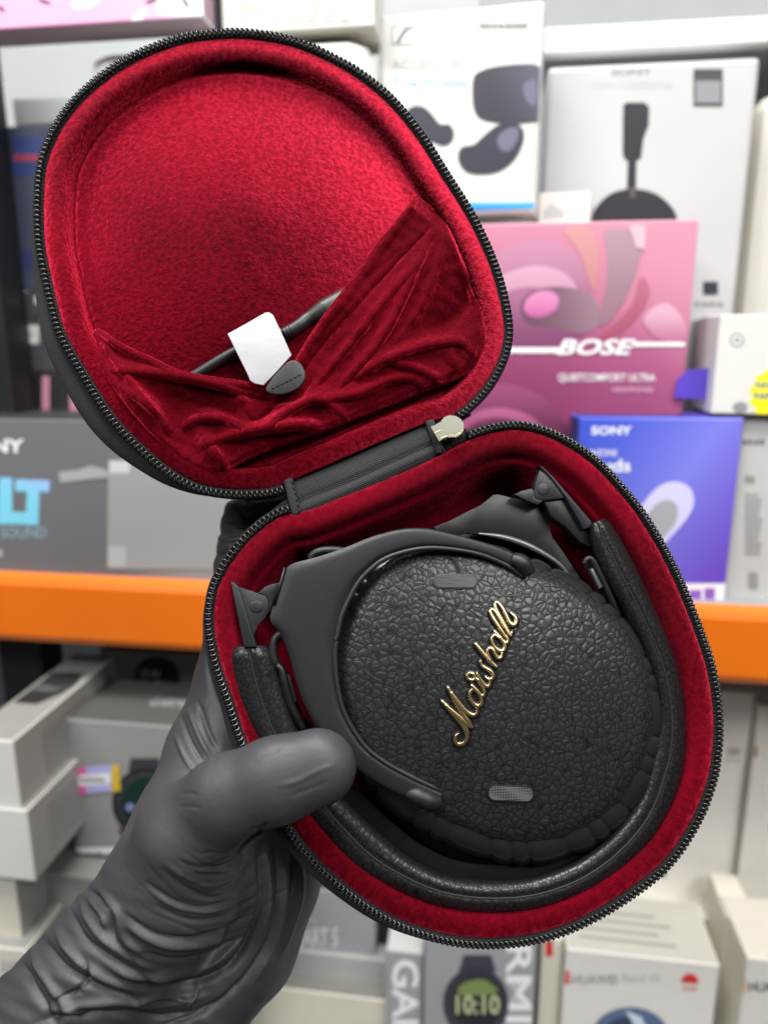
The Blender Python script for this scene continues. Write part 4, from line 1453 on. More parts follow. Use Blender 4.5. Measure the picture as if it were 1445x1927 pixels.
_ang = np.arctan2(cpx[:, 1] - cc[1], cpx[:, 0] - cc[0])
_rad = np.hypot(cpx[:, 0] - cc[0], cpx[:, 1] - cc[1])
_o = np.argsort(_ang)
CAPANG = np.concatenate([_ang[_o] - 2 * np.pi, _ang[_o], _ang[_o] + 2 * np.pi])
CAPRAD = np.tile(_rad[_o], 3)


def cap_h(x, y):
    """height (mm) of the leather cap under a traced point"""
    a = math.atan2(y - cc[1], x - cc[0])
    r = math.hypot(x - cc[0], y - cc[1]) / float(np.interp(a, CAPANG, CAPRAD))
    return capprof(min(r, 1))


# ---- microphone grilles
def grille(cx, cy, w, hgt, rot, mat, dotmat):
    def stad(wi, hi, lift):
        pts = []
        q = math.radians(rot)
        for k in range(32):
            a = 2 * math.pi * k / 32
            x = (wi - hi) * (1 if math.cos(a) > 0 else -1) + hi * math.cos(a)
            y = hi * math.sin(a)
            X, Y = cx + x * math.cos(q) - y * math.sin(q), cy + x * math.sin(q) + y * math.cos(q)
            pts.append(BP.at(X, Y, (cap_h(X, Y) + lift) * MM))
        return pts
    g = prism('microphone_grille', stad(w, hgt, 0.55), BP.N, 1.5 * MM, M['matte'], cup, 0.25 * MM, 2)
    prism('grille_mesh', stad(w - 3.5, hgt - 3.2, 0.62), BP.N, 0.6 * MM, mat, g, 0.05 * MM, 1)


def mesh_mat(name, c1, c2):
    m, nt, b = newmat(name)
    tc = node(nt, 'ShaderNodeTexCoord')
    v = node(nt, 'ShaderNodeTexVoronoi', Scale=950.0, Randomness=0.0)
    nt.links.new(tc.outputs['Object'], v.inputs['Vector'])
    rp = node(nt, 'ShaderNodeValToRGB')
    rp.color_ramp.elements[0].position = 0.30
    rp.color_ramp.elements[1].position = 0.42
    rp.color_ramp.elements[0].color = (*c1, 1)
    rp.color_ramp.elements[1].color = (*c2, 1)
    nt.links.new(v.outputs['Distance'], rp.inputs[0])
    nt.links.new(rp.outputs[0], b.inputs['Base Color'])
    b.inputs['Roughness'].default_value = 0.4
    b.inputs['Metallic'].default_value = 0.3
    return m


grille(857, 1094, 43, 14.5, 0, mesh_mat('dark_perforated_metal', (0.004, 0.004, 0.004), (0.022, 0.022, 0.023)), None)
grille(961, 1494, 45, 16, 2, mesh_mat('grey_perforated_metal', (0.03, 0.03, 0.03), (0.15, 0.15, 0.155)), None)

# ---- gold script lettering, traced stroke by stroke
STROKES = [
    ([(457, 1562), (432, 1588), (424, 1632), (455, 1672), (508, 1664), (545, 1612), (546, 1550), (515, 1480), (455, 1405), (380, 1325), (330, 1268), (288, 1226)], [8, 15, 18, 17, 20, 24, 25, 24, 22, 20, 18, 14]),
    ([(330, 1268), (400, 1335), (470, 1400), (540, 1455), (597, 1490)], [14, 20, 26, 26, 15]),
    ([(597, 1490), (560, 1430), (505, 1360), (440, 1240), (385, 1140), (350, 1085)], [14, 20, 20, 22, 20, 14]),
    ([(385, 1140), (440, 1225), (500, 1295), (560, 1345), (615, 1368), (648, 1350), (655, 1305), (640, 1270)], [16, 26, 28, 26, 20, 17, 15, 12]),
    ([(612, 1092), (580, 1128), (580, 1185), (612, 1240), (660, 1272), (697, 1248), (696, 1190), (662, 1130), (612, 1092)], [13, 15, 16, 17, 18, 17, 15, 14, 12]),
    ([(600, 1062), (650, 1112), (695, 1160), (725, 1155), (728, 1110), (700, 1050), (668, 1005), (636, 985)], [13, 16, 17, 15, 13, 13, 14, 13]),
    ([(636, 985), (600, 1002), (562, 985), (550, 950), (578, 928), (615, 940), (636, 985)], [12, 13, 13, 13, 13, 13, 12]),
    ([(652, 935), (680, 985), (720, 1040), (760, 1068), (785, 1050), (790, 1005)], [13, 16, 17, 17, 14, 12]),
    ([(688, 808), (702, 848), (745, 880), (795, 912), (822, 950), (810, 985), (775, 992), (745, 972)], [12, 14, 15, 17, 18, 16, 14, 10]),
    ([(640, 628), (690, 690), (745, 755), (800, 815), (855, 862)], [14, 18, 18, 18, 13]),
    ([(800, 800), (768, 735), (764, 690), (790, 668), (822, 690), (850, 740), (878, 772), (908, 760), (915, 720)], [10, 13, 13, 14, 15, 16, 15, 14, 10]),
    ([(838, 528), (810, 560), (815, 615), (850, 670), (900, 698), (938, 680), (940, 625), (900, 570), (838, 528)], [12, 14, 15, 16, 17, 16, 14, 13, 12]),
    ([(835, 495), (885, 548), (930, 600), (965, 612), (975, 580), (955, 540)], [12, 15, 16, 14, 13, 11]),
    ([(960, 560), (905, 480), (845, 395), (802, 320), (795, 272), (825, 268), (875, 335), (930, 430), (975, 500), (1000, 535), (1015, 505)], [11, 14, 16, 17, 14, 13, 12, 13, 14, 14, 11]),
    ([(1005, 535), (955, 450), (895, 350), (850, 260), (842, 200), (870, 192), (920, 255), (960, 335), (995, 405), (1035, 425), (1062, 395), (1050, 345), (1005, 298)], [11, 14, 16, 16, 13, 12, 12, 13, 15, 17, 18, 15, 7]),
]


def script_part(name, mat, grow, hoff, thick):
    V, Fc = [], []
    for si, (pts, ws) in enumerate(STROKES):
        p = np.array([(780 + x / 5.558, 1100 + y / 5.558) for x, y in pts])
        n = max(24, len(pts) * 7)
        c = catmull(p, n, False)
        w = np.interp(np.linspace(0, 1, n), np.linspace(0, 1, len(ws)), ws) * 1.08 / 5.558 + grow
        # rounded ends
        t0 = (c[0] - c[1]) / np.linalg.norm(c[0] - c[1])
        t1 = (c[-1] - c[-2]) / np.linalg.norm(c[-1] - c[-2])
        pre = [(c[0] + t0 * w[0] * math.sin(a), w[0] * math.cos(a)) for a in (1.45, 1.1, 0.7, 0.35)]
        post = [(c[-1] + t1 * w[-1] * math.sin(a), w[-1] * math.cos(a)) for a in (0.35, 0.7, 1.1, 1.45)]
        C = np.array([q for q, _ in pre] + list(c) + [q for q, _ in post])
        Wd = np.array([q for _, q in pre] + list(w) + [q for _, q in post])
        T = np.gradient(C, axis=0)
        T /= np.linalg.norm(T, axis=1)[:, None] + 1e-9
        Nn = np.stack([-T[:, 1], T[:, 0]], 1)
        b0 = len(V)
        sec = [(-1.0, 0.0), (-0.97, 0.8), (-0.8, 0.97), (0.0, 1.0), (0.8, 0.97), (0.97, 0.8), (1.0, 0.0)]
        for k in range(len(C)):
            hb_ = cap_h(*C[k])
            for f, z in sec:
                q = C[k] + Nn[k] * Wd[k] * f
                V.append(BP.at(q[0], q[1], (hb_ + hoff + thick * z + 0.012 * si) * MM))
        Fc += grid_faces(len(C), len(sec), off=b0)
    return meshobj(name, V, Fc, mat, cup)


script_part('lettering_backing', M['black_gloss'], 3.2, 0.0, 0.8)
sc = script_part('script_lettering', M['gold'], 0.0, 0.8, 0.55)
sc['label'] = 'polished gold script letters'

# ---- yoke round the upper cup
YO = [(1000, 1062), (975, 1046), (940, 1030), (898, 1017), (850, 1004), (800, 994), (750, 996), (700, 1010), (640, 1034), (590, 1050), (553, 1060), (538, 1072), (528, 1100), (511, 1150), (510, 1170), (529, 1195), (545, 1235), (560, 1290), (580, 1340),
      (608, 1385), (645, 1425), (690, 1462), (735, 1489), (790, 1512), (822, 1521)]
YI = [(985, 1084), (962, 1066), (930, 1050), (895, 1038), (848, 1030), (800, 1028), (755, 1036), (715, 1052), (682, 1080), (665, 1103), (652, 1128), (643, 1148), (637, 1165), (632, 1190), (629, 1205), (627, 1230), (628, 1262), (633, 1300), (643, 1338),
      (662, 1375), (688, 1410), (725, 1438), (765, 1460), (800, 1477), (832, 1491)]
yk = loft('yoke', YO, YI, lambda t: 8.5 - 2.5 * abs(2 * t - 1) ** 3, 4.2, M['matte'], hp, 200, rnd=0.10, bow=0.3, m=12)
V, Fc = tube([BP.at(x, y, hh * MM) for x, y, hh in [(x_ + (cc[0] - x_) * 0.012, y_ + (cc[1] - y_) * 0.012, 8.6 - 2.5 * abs(2 * k / 199 - 1) ** 3 - 0.9) for k, (x_, y_) in enumerate(pairs_resample(YO, YI, 200)[1])]], 1.0 * MM, 8)
meshobj('yoke_bevel', V, Fc, M['grey_metal'], yk)
# rounded pivot knobs at both ends of the yoke
tubepart('pivot_knob', [(962, 1052, 5.5), (982, 1060, 6.2), (994, 1078, 5.2)], [2.6, 3.4, 3.0], M['matte'], yk, 16, 14, BP)
tubepart('pivot_knob', [(764, 1494, 5.0), (782, 1496, 6.0), (808, 1506, 6.2), (824, 1508, 5.0)], [2.0, 3.4, 3.6, 3.0], M['matte'], yk, 20, 14, BP)
V, Fc = tube([BP.at(x, y, 8.2 * MM) for x, y in [(516, 1140), (536, 1068)]], 0.5 * MM, 6)
meshobj('yoke_edge', V, Fc, M['matte_dark'], yk)


# ---- folding hinges
def flat(name, pts, hh, th, mat, parent, bev=0.35):
    return prism(name, [BP.at(x, y, hh * MM) for x, y in pts], BP.N, th * MM, mat, parent, bev * MM, 2)


def disc(name, cx, cy, r, hh, th, mat, parent):
    return flat(name, [(cx + r * math.cos(2 * math.pi * k / 28), cy + r * math.sin(2 * math.pi * k / 28)) for k in range(28)], hh, th, mat, parent, 0.2)


h1 = flat('folding_hinge', [(448, 1104), (466, 1110), (487, 1117), (500, 1122), (506, 1134), (506, 1150), (500, 1162), (488, 1174), (480, 1190), (476, 1207), (470, 1200)], 3.0, 4.0, M['grey_metal'], hp)
flat('hinge_bar', [(434, 1095), (441, 1096), (449, 1104), (483, 1218), (459, 1218)], 4.4, 5.0, M['grey_metal'], h1, 0.5)
flat('hinge_fin', [(486, 1116), (498, 1105), (512, 1099), (527, 1096), (522, 1112), (513, 1138), (506, 1158), (505, 1136), (500, 1122)], 2.6, 4.0, M['grey_metal'], h1)
disc('hinge_pivot_groove', 483, 1142, 12.5, 3.12, 0.5, M['matte_dark'], h1)
disc('hinge_pivot', 483, 1142, 11.3, 3.3, 0.6, M['grey_metal'], h1)
h2 = flat('folding_hinge', [(1015, 884), (1036, 897), (1060, 922), (1068, 936), (1045, 939), (1022, 941), (1008, 938), (1004, 928), (1008, 906)], -1.0, 4.0, M['grey_metal'], hp)
flat('hinge_bar', [(1013, 876), (1022, 879), (1040, 896), (1112, 980), (1114, 992), (1098, 996), (1064, 936), (1040, 904)], -0.2, 5.0, M['grey_metal'], h2, 0.5)
flat('hinge_fin', [(968, 931), (980, 924), (1000, 919), (1006, 926), (1010, 938), (1022, 942), (1012, 950), (995, 944)], -1.4, 4.0, M['grey_metal'], h2)
disc('hinge_pivot_groove', 1022, 921, 11.5, -0.88, 0.5, M['matte_dark'], h2)
disc('hinge_pivot', 1022, 921, 10.3, -0.7, 0.6, M['grey_metal'], h2)
flat('slider_block', [(1022, 944), (1064, 938), (1088, 966), (1112, 1000), (1112, 1030), (1092, 1022), (1062, 990), (1036, 972)], -3.0, 8.0, M['matte_dark'], h2, 0.8)

# ---- headband: soft leather roll with a seam, plus the inner strap
HO = [(427, 1218), (432, 1270), (450, 1335), (478, 1395), (522, 1468), (578, 1538), (656, 1627), (732, 1673), (819, 1708), (912, 1722), (1005, 1717), (1092, 1691), (1168, 1644), (1232, 1580),
      (1272, 1505), (1290, 1429), (1287, 1318), (1270, 1240), (1236, 1157), (1199, 1075), (1161, 1004), (1140, 974)]
HI = [(512, 1213), (527, 1265), (545, 1320), (562, 1368), (602, 1440), (650, 1505), (720, 1572), (770, 1612), (835, 1644), (912, 1656), (1000, 1650), (1085, 1618), (1152, 1566), (1203, 1495),
      (1226, 1412), (1236, 1345), (1230, 1290), (1208, 1225), (1172, 1150), (1137, 1090), (1114, 1036), (1106, 988)]
n = 260
ho, hi_ = pairs_resample(HO, HI, n)
V = []
sec = 48
for s in range(n):
    t = s / (n - 1)
    hh = -3.5 - 2.5 * math.sin(math.pi * t)
    c = (ho[s] + hi_[s]) / 2
    d = (ho[s] - hi_[s]) / 2
    endf = min(1.0, 0.82 + min(t, 1 - t) * 18)
    for k in range(sec):
        a = 2 * math.pi * k / sec
        seam = 1 - 0.13 * math.exp(-((math.degrees(a) - 88) / 5) ** 2)
        wob = 1 + 0.004 * math.sin(s * 0.23 + 2 * math.sin(s * 0.11))
        p = c + d * math.copysign(abs(math.cos(a)) ** 0.85, math.cos(a)) * endf
        V.append(BP.at(p[0], p[1], (hh + 7.2 * math.copysign(abs(math.sin(a)) ** 0.8, math.sin(a)) * seam * endf * wob) * MM))
Fc = grid_faces(n, sec, closed_v=True)
Fc += [tuple(range(sec)), tuple(range((n - 1) * sec, n * sec))[::-1]]
hb_o = fix_normals(meshobj('headband', V, Fc, M['leather_fine'], hp))
# seam thread lying in the groove
pts = []
for s in range(n):
    t = s / (n - 1)
    c = (ho[s] + hi_[s]) / 2 + (ho[s] - hi_[s]) / 2 * math.cos(math.radians(88))
    pts.append(BP.at(c[0], c[1], (-3.5 - 2.5 * math.sin(math.pi * t) + 6.35) * MM))
V, Fc = tube(pts, 0.42 * MM, 6)
meshobj('headband_seam', V, Fc, M['stitch'], hb_o)
ib_o = [(534, 1248), (556, 1308), (575, 1362), (600, 1446), (642, 1514), (712, 1580), (764, 1620), (832, 1654), (912, 1666), (1002, 1660), (1090, 1628), (1158, 1574), (1212, 1500), (1234, 1414), (1240, 1345), (1234, 1288), (1212, 1225), (1172, 1148), (1138, 1090), (1112, 1048)]
ib_i = [(519, 1256), (538, 1316), (586, 1362), (628, 1428), (676, 1488), (742, 1550), (790, 1588), (848, 1616), (914, 1627), (994, 1622), (1072, 1592), (1135, 1544), (1183, 1480), (1206, 1408), (1213, 1345), (1207, 1295), (1186, 1236), (1152, 1160), (1118, 1104), (1094, 1056)]
loft('headband_inner_strap', ib_o, ib_i, lambda t: -5.0 - 6 * math.sin(math.pi * t), 14.0, M['strap'], hp, 160, rnd=0.3)
# little slotted clips where strap and arms meet
c1 = tubepart('strap_clip', [(1098, 1062, -1.0), (1104, 1052, -0.6), (1114, 1054, -0.6), (1132, 1088, -1.0), (1152, 1130, -2.0), (1166, 1160, -3.5)], [0.9, 1.3, 1.3, 1.3, 1.2, 0.8], M['matte'], hp, 40, 8, BP)
flat('clip_latch', [(1110, 1072), (1116, 1068), (1134, 1104), (1128, 1108)], -1.0, 2.0, M['steel_edge'], c1, 0.3)
c2 = tubepart('strap_clip', [(522, 1252, 0.5), (531, 1262, 0.8), (538, 1290, 0.5), (550, 1330, 0.0), (572, 1372, -0.5)], [1.4, 2.0, 2.0, 1.8, 1.4], M['matte_dark'], hp, 40, 8, BP)
flat('clip_latch', [(540, 1270), (545, 1270), (560, 1318), (554, 1322)], 1.6, 2.0, M['matte'], c2, 0.3)
# internal cable loops
tubepart('inner_cable', [(540, 1190, 0), (520, 1200, 0.5), (515, 1222, 0.5), (518, 1244, 0), (530, 1262, -2)], 1.7, M['rubber'], hp, 40, 10, BP)
tubepart('inner_cable', [(590, 1062, -1), (586, 1048, 0), (600, 1038, 0.6), (624, 1035, 0.6), (650, 1038, 0), (670, 1046, -2)], 1.6, M['matte'], hp, 40, 10, BP)

# ================================================================== THE GLOVED HAND
# rounded cones (px, px, depth m, radius m) blended into one continuous skin
def jt(px, py, d, r):
    p = P(px, py, d)
    return (np.array(tuple(p)), r)


CH = [
    # thumb
    [jt(598, 1444, 0.2620, 0.0138), jt(520, 1468, 0.2620, 0.0148), jt(430, 1500, 0.2650, 0.0150), jt(350, 1568, 0.276, 0.0185), jt(330, 1660, 0.290, 0.0250), jt(215, 1800, 0.298, 0.0265), jt(60, 1975, 0.300, 0.0290), jt(-120, 2150, 0.30, 0.031)],
    # heel of the hand and far side of the wrist
    [jt(470, 1650, 0.325, 0.0270), jt(420, 1770, 0.322, 0.0290), jt(320, 1900, 0.315, 0.0310), jt(150, 2080, 0.31, 0.033)],
    [jt(500, 1590, 0.335, 0.022), jt(530, 1660, 0.338, 0.0165), jt(480, 1790, 0.333, 0.018)],
    # palm edge up to the index finger
    [jt(330, 1660, 0.292, 0.0240), jt(372, 1560, 0.310, 0.0250), jt(420, 1420, 0.328, 0.0235), jt(448, 1290, 0.338, 0.0195), jt(462, 1180, 0.344, 0.0180), jt(470, 1060, 0.348, 0.0155), jt(478, 985, 0.350, 0.0145), jt(520, 930, 0.352, 0.0125)],
    [jt(372, 1560, 0.312, 0.024), jt(470, 1650, 0.328, 0.026)],
    [jt(420, 1420, 0.330, 0.022), jt(500, 1590, 0.338, 0.022)],
    # the other fingers, spread behind the base
    [jt(450, 1400, 0.342, 0.018), jt(600, 1250, 0.362, 0.0115), jt(760, 1130, 0.368, 0.0105), jt(860, 1080, 0.362, 0.0095)],
    [jt(480, 1480, 0.345, 0.018), jt(660, 1370, 0.366, 0.0115), jt(850, 1280, 0.372, 0.0105), jt(950, 1240, 0.366, 0.0095)],
    [jt(520, 1560, 0.345, 0.016), jt(680, 1490, 0.364, 0.0105), jt(830, 1430, 0.370, 0.0095), jt(920, 1400, 0.364, 0.0085)],
]


FW32 = np.array(tuple(FWD), np.float32)


def sd_cone(X, a, ra, b, rb, flat=0.0):
    ba = b - a
    l2 = ba @ ba
    t = np.clip(((X - a) @ ba) / l2, 0, 1).astype(np.float32)
    dx = X - a - t[:, None] * ba
    d2 = (dx * dx).sum(1)
    if flat:
        d2 = d2 + flat * (dx @ FW32) ** 2      # thinner front to back than across
    return np.sqrt(d2) - (ra + (rb - ra) * t)


def smin(a, b, k):
    h = np.clip(0.5 + 0.5 * (b - a) / k, 0, 1)
    return b * (1 - h) + a * h - k * h * (1 - h)


allp = np.array([q[0] for c in CH for q in c])
allr = np.array([q[1] for c in CH for q in c])
lo = (allp - allr[:, None]).min(0) - 0.006
hi = (allp + allr[:, None]).max(0) + 0.006
lo = np.maximum(lo, np.array(tuple(P(40, 2120, 0.27))) - 0.08)
VOX = 0.00125
dims = np.ceil((hi - lo) / VOX).astype(int) + 1
gx, gy, gz = [lo[k] + VOX * np.arange(dims[k]) for k in range(3)]
field = np.full(tuple(dims), 1.0, np.float32)
first = np.stack(np.meshgrid(gx[::1], gy, gz, indexing='ij'), -1).reshape(-1, 3).astype(np.float32)
acc = None
for ci, c in enumerate(CH):
    dc = None
    for k in range(len(c) - 1):
        d = sd_cone(first, c[k][0].astype(np.float32), c[k][1], c[k + 1][0].astype(np.float32), c[k + 1][1], 0.75 if ci == 0 and k < 3 else 0.0)
        dc = d if dc is None else smin(dc, d, 0.004)
    acc = dc if acc is None else smin(acc, dc, 0.010 if ci < 6 else 0.006)
field = acc.reshape(tuple(dims))
del first, acc


def surface_nets(f, lo, vox):
    s = f < 0
    nx, ny, nz = f.shape
    cs = np.zeros((nx - 1, ny - 1, nz - 1), np.int8)
    for i in (0, 1):
        for j in (0, 1):
            for k in (0, 1):
                cs += s[i:nx - 1 + i, j:ny - 1 + j, k:nz - 1 + k]
    act = np.argwhere((cs > 0) & (cs < 8))
    idx = -np.ones(cs.shape, np.int64)
    idx[tuple(act.T)] = np.arange(len(act))
    acc = np.zeros((len(act), 3))
    cnt = np.zeros(len(act))
    corners = [(i, j, k) for i in (0, 1) for j in (0, 1) for k in (0, 1)]
    for a in corners:
        for ax in range(3):
            if a[ax] == 0:
                b = list(a)
                b[ax] = 1
                fa = f[act[:, 0] + a[0], act[:, 1] + a[1], act[:, 2] + a[2]]
                fb = f[act[:, 0] + b[0], act[:, 1] + b[1], act[:, 2] + b[2]]
                m = (fa < 0) != (fb < 0)
                t = np.where(m, fa / np.where(m, fa - fb, 1), 0)
                p = np.array(a, float)[None, :].repeat(len(act), 0)
                p[:, ax] += t
                acc[m] += p[m]
                cnt[m] += 1
    V = lo + vox * (act + acc / cnt[:, None])
    Q = []
    for ax in range(3):
        o1, o2 = [(1, 2), (2, 0), (0, 1)][ax]
        sl = [slice(0, n - 1) if q == ax else slice(1, n - 1) for q, n in enumerate(f.shape)]
        sh = [slice(1, n) if q == ax else slice(1, n - 1) for q, n in enumerate(f.shape)]
        a, b = s[tuple(sl)], s[tuple(sh)]
        e = np.argwhere(a != b)
        off = np.array([0 if q == ax else 1 for q in range(3)])
        e = e + off
        flip = s[e[:, 0], e[:, 1], e[:, 2]]

        def cell(d1, d2):
            c = e.copy()
            c[:, o1] -= d1
            c[:, o2] -= d2
            return idx[c[:, 0], c[:, 1], c[:, 2]]
        q = np.stack([cell(0, 0), cell(1, 0), cell(1, 1), cell(0, 1)], 1)
        q[~flip] = q[~flip][:, ::-1]
        Q.append(q)
    Q = np.vstack(Q)
    return V, Q[(Q >= 0).all(1)]


HV, HQ = surface_nets(field, lo, VOX)
del field


def vnormals(V, Q):
    n = np.cross(V[Q[:, 2]] - V[Q[:, 0]], V[Q[:, 3]] - V[Q[:, 1]])
    out = np.zeros_like(V)
    for k in range(4):
        np.add.at(out, Q[:, k], n)
    return out / (np.linalg.norm(out, axis=1)[:, None] + 1e-12)


def relax(V, Q, it):
    e = np.vstack([Q[:, [0, 1]], Q[:, [1, 2]], Q[:, [2, 3]], Q[:, [3, 0]]])
    for _ in range(it):
        a = np.zeros_like(V)
        c = np.zeros(len(V))
        np.add.at(a, e[:, 0], V[e[:, 1]])
        np.add.at(a, e[:, 1], V[e[:, 0]])
        np.add.at(c, e[:, 0], 1)
        np.add.at(c, e[:, 1], 1)
        V = V * 0.4 + 0.6 * a / c[:, None]
    return V


HV = relax(HV, HQ, 4)


def subdivide(V, Q):
    e = np.sort(np.vstack([Q[:, [0, 1]], Q[:, [1, 2]], Q[:, [2, 3]], Q[:, [3, 0]]]), 1)
    key = e[:, 0].astype(np.int64) * len(V) + e[:, 1]
    u, inv = np.unique(key, return_inverse=True)
    mid = (V[u // len(V)] + V[u % len(V)]) / 2
    inv = inv.reshape(4, -1) + len(V)
    c = np.arange(len(Q)) + len(V) + len(u)
    V2 = np.vstack([V, mid, V[Q].mean(1)])
    q = [np.stack([Q[:, k], inv[k], c, inv[k - 1]], 1) for k in range(4)]
    return V2, np.vstack(q)


HV, HQ = subdivide(HV, HQ)
HV = relax(HV, HQ, 2)
HN = vnormals(HV, HQ)


# ---- glove creases: traced fold lines become ridges and furrows on the near side of the skin
def proj(V):
    d = V - np.array(tuple(CAM))
    z = d @ np.array(tuple(FWD))
    return np.stack([CX + F * (d @ np.array(tuple(RGT))) / z, CY - F * (d @ np.array(tuple(UPV))) / z], 1), z


HPX, HZ = proj(HV)
WR = [  # polyline, half width px, height mm (+ ridge, - furrow)
    ([(334, 1618), (368, 1633), (412, 1633), (446, 1618), (466, 1590)], 5, -0.9), ([(300, 1632), (349, 1671), (402, 1691), (451, 1662), (478, 1622)], 5, -1.1),
    ([(310, 1625), (355, 1655), (405, 1665), (448, 1640), (470, 1605)], 6, 0.8), ([(271, 1657), (329, 1696), (388, 1708), (455, 1686)], 5, -1.0), ([(275, 1672), (335, 1708), (395, 1716), (462, 1690)], 6, 0.9),
    ([(286, 1700), (349, 1729), (412, 1728), (468, 1698)], 5, -1.0), ([(223, 1710), (291, 1758), (363, 1766), (440, 1742), (478, 1706)], 6, -1.2), ([(230, 1735), (300, 1775), (370, 1780), (450, 1755)], 8, 1.3),
    ([(242, 1782), (315, 1806), (388, 1797), (465, 1755)], 6, -1.3), ([(200, 1830), (260, 1858), (329, 1856), (402, 1836), (455, 1793), (486, 1720)], 9, -2.6), ([(190, 1805), (255, 1836), (329, 1832), (400, 1812), (452, 1772)], 11, 2.2),
    ([(160, 1668), (203, 1710), (213, 1768), (271, 1820)], 7, -1.8), ([(182, 1672), (222, 1716), (236, 1766), (290, 1808)], 8, 1.5), ([(132, 1706), (160, 1768), (228, 1817), (300, 1846)], 8, -2.0), ([(148, 1692), (180, 1748), (236, 1796), (300, 1826)], 8, 1.6),
    ([(80, 1764), (121, 1820), (194, 1864), (291, 1893)], 9, -2.2), ([(104, 1744), (140, 1798), (205, 1842), (290, 1868)], 10, 2.0), ([(38, 1803), (60, 1850), (87, 1895), (110, 1940)], 9, -2.0), ([(58, 1786), (84, 1836), (120, 1884), (170, 1920)], 10, 2.0),
    ([(60, 1925), (194, 1908), (315, 1913), (420, 1890)], 8, -2.0), ([(70, 1905), (200, 1886), (310, 1890), (410, 1868)], 10, 1.6), ([(484, 1586), (491, 1690), (467, 1770), (420, 1840)], 6, -1.6), ([(497, 1588), (508, 1690), (486, 1770)], 7, 1.5),
    ([(514, 1584), (524, 1671), (506, 1768), (440, 1870)], 6, -1.5), ([(530, 1590), (538, 1671), (520, 1768), (470, 1860)], 7, 1.4), ([(546, 1600), (550, 1671), (518, 1812)], 5, -1.2), ([(565, 1615), (566, 1690), (530, 1800)], 6, 1.0),
    ([(372, 1318), (392, 1376), (412, 1412)], 6, -1.3), ([(352, 1330), (376, 1388), (398, 1428)], 6, 1.1), ([(338, 1340), (358, 1392), (384, 1436)], 5, -1.1), ([(330, 1380), (345, 1420), (365, 1455)], 5, 0.8),
    ([(412, 983), (450, 990), (500, 975)], 8, -1.6), ([(405, 1010), (440, 1015), (490, 1005)], 8, 1.4), ([(402, 1045), (432, 1040), (460, 1025)], 6, -1.2), ([(390, 1100), (410, 1085), (430, 1060)], 5, -0.9), ([(440, 950), (470, 975), (500, 960)], 5, -1.4),
    ([(382, 1190), (392, 1260), (410, 1330)], 5, -0.8), ([(497, 1563), (480, 1575), (462, 1592), (450, 1610)], 5, -1.8), ([(505, 1548), (490, 1560), (478, 1562)], 4, -1.0),
    ([(340, 1495), (358, 1493), (375, 1497)], 3, -0.45), ([(335, 1520), (360, 1518), (380, 1522)], 3, -0.35), ([(520, 1480), (560, 1470), (600, 1450), (630, 1440)], 6, 0.35), ([(540, 1500), (580, 1486), (620, 1470)], 4, -0.3),
    ([(470, 1440), (500, 1425), (530, 1405)], 4, -0.3), ([(155, 1800), (170, 1830), (150, 1860), (120, 1880)], 5, -1.6), ([(100, 1885), (130, 1870), (160, 1868)], 3, -1.2), ([(250, 1890), (300, 1875), (360, 1880)], 5, 1.4), ([(300, 1930), (360, 1915), (420, 1880), (470, 1830)], 7, -1.8),
    ([(350, 1900), (370, 1870), (372, 1850)], 4, 1.3), ([(165, 1690), (190, 1720), (200, 1750)], 5, 1.0)]
disp = np.zeros(len(HV))
facing = (HN @ np.array(tuple(FWD))) < 0.35
vis = np.where(facing)[0]
Qp = HPX[vis]
for pts, w_, amp in WR:
    arr = np.array(pts)
    m = ((Qp[:, 0] > arr[:, 0].min() - 30) & (Qp[:, 0] < arr[:, 0].max() + 30) & (Qp[:, 1] > arr[:, 1].min() - 30) & (Qp[:, 1] < arr[:, 1].max() + 30))
    if not m.any():
        continue
    d, t = poly_dist(Qp[m], pts)
    env = np.clip(np.minimum(t, 1 - t) * 5 + 0.08, 0, 1)
    disp[vis[m]] += 1.1 * amp * np.exp(-(d / (0.75 * w_)) ** (2 if amp > 0 else 1.5)) * env
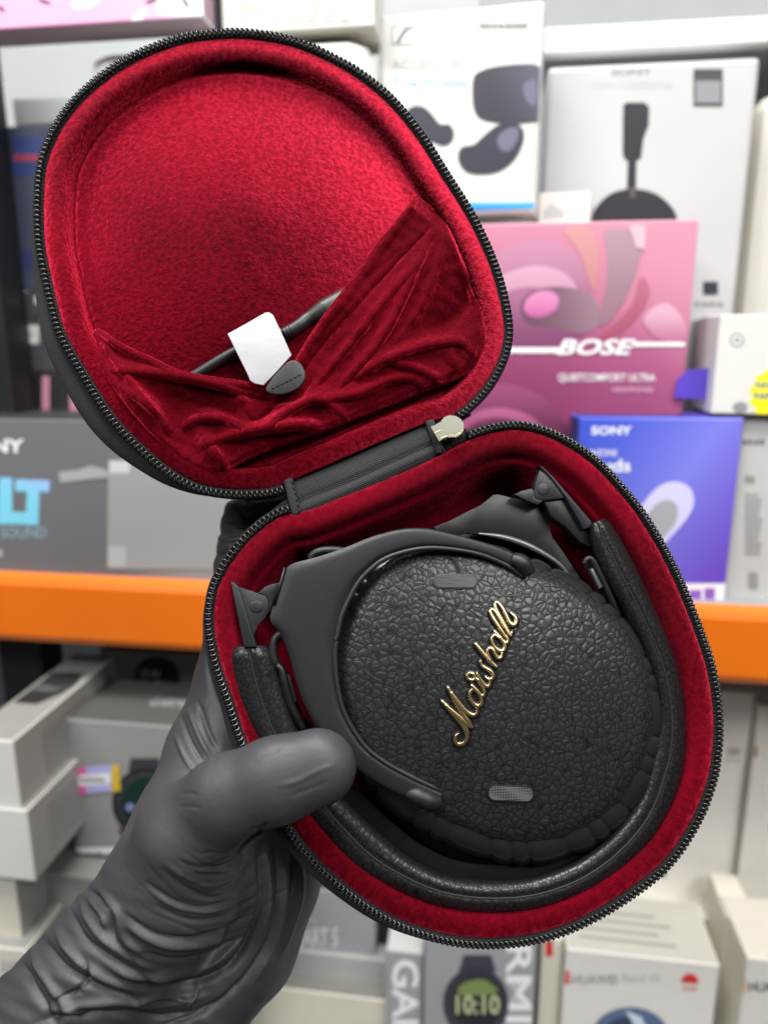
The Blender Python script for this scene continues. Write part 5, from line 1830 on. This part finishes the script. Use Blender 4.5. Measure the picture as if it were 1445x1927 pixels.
# tight arcs of stretched rubber below the thumb
ax_, ay_ = HPX[:, 0] - 398, HPX[:, 1] - 1540
rr_ = np.hypot(ax_, ay_ * 0.92)
th_ = np.arctan2(ay_, ax_)
for k, r0 in enumerate([66, 77, 86, 95, 103, 111, 119, 127, 136, 145, 154, 164, 175, 187, 200, 214]):
    env = np.exp(-((th_ - (1.45 + 0.35 * math.sin(k * 2.3))) / (0.55 + 0.12 * math.sin(k * 1.7))) ** 2)
    jit = 5 * np.sin(th_ * (3 + k % 3) + k) + 2 * np.sin(th_ * 11 + 2 * k)
    disp += -0.42 * env * np.exp(-((rr_ - r0 - jit) / 2.6) ** 2) * facing
# loose-cuff crumple growing towards the wrist
ax = np.array([-0.62, 0.78])
s_ = ((HPX - np.array([330, 1640])) @ ax)
q_ = ((HPX - np.array([330, 1640])) @ np.array([0.78, 0.62]))
wv = np.clip((s_ - 20) / 160, 0, 1)
wrk = np.sin(s_ * 0.115 + 1.3 * np.sin(q_ * 0.021 + 0.6) + 0.8 * np.sin(HZ * 160)) + 0.6 * np.sin(s_ * 0.19 + q_ * 0.045 + 2.1 * np.sin(q_ * 0.013))
disp += wv * wrk * 0.22
wv2 = np.clip((1130 - HPX[:, 1]) / 120, 0, 1) * np.clip((560 - HPX[:, 0]) / 60, 0, 1)
disp += wv2 * np.sin(HPX[:, 1] * 0.16 + np.sin(HPX[:, 0] * 0.05)) * 0.45
HV = HV + HN * (disp * MM)[:, None]
HV = relax(HV, HQ, 1)
hc = Vector(((HV[:, 0].min() + HV[:, 0].max()) / 2, (HV[:, 1].min() + HV[:, 1].max()) / 2, HV[:, 2].min()))
me = bpy.data.meshes.new('gloved_hand')
me.vertices.add(len(HV))
me.vertices.foreach_set('co', (HV - np.array(tuple(hc))).astype(np.float32).ravel())
me.loops.add(HQ.size)
me.loops.foreach_set('vertex_index', HQ.astype(np.int32).ravel())
me.polygons.add(len(HQ))
me.polygons.foreach_set('loop_start', np.arange(0, HQ.size, 4, dtype=np.int32))
me.polygons.foreach_set('use_smooth', np.ones(len(HQ), bool))
me.update(calc_edges=True)
me.materials.append(M['glove'])
hand = bpy.data.objects.new('gloved_hand', me)
hand.location = hc
link(hand)
tag(hand, 'left hand in a wrinkled black nitrile glove, thumb over the edge of the case', 'hand')
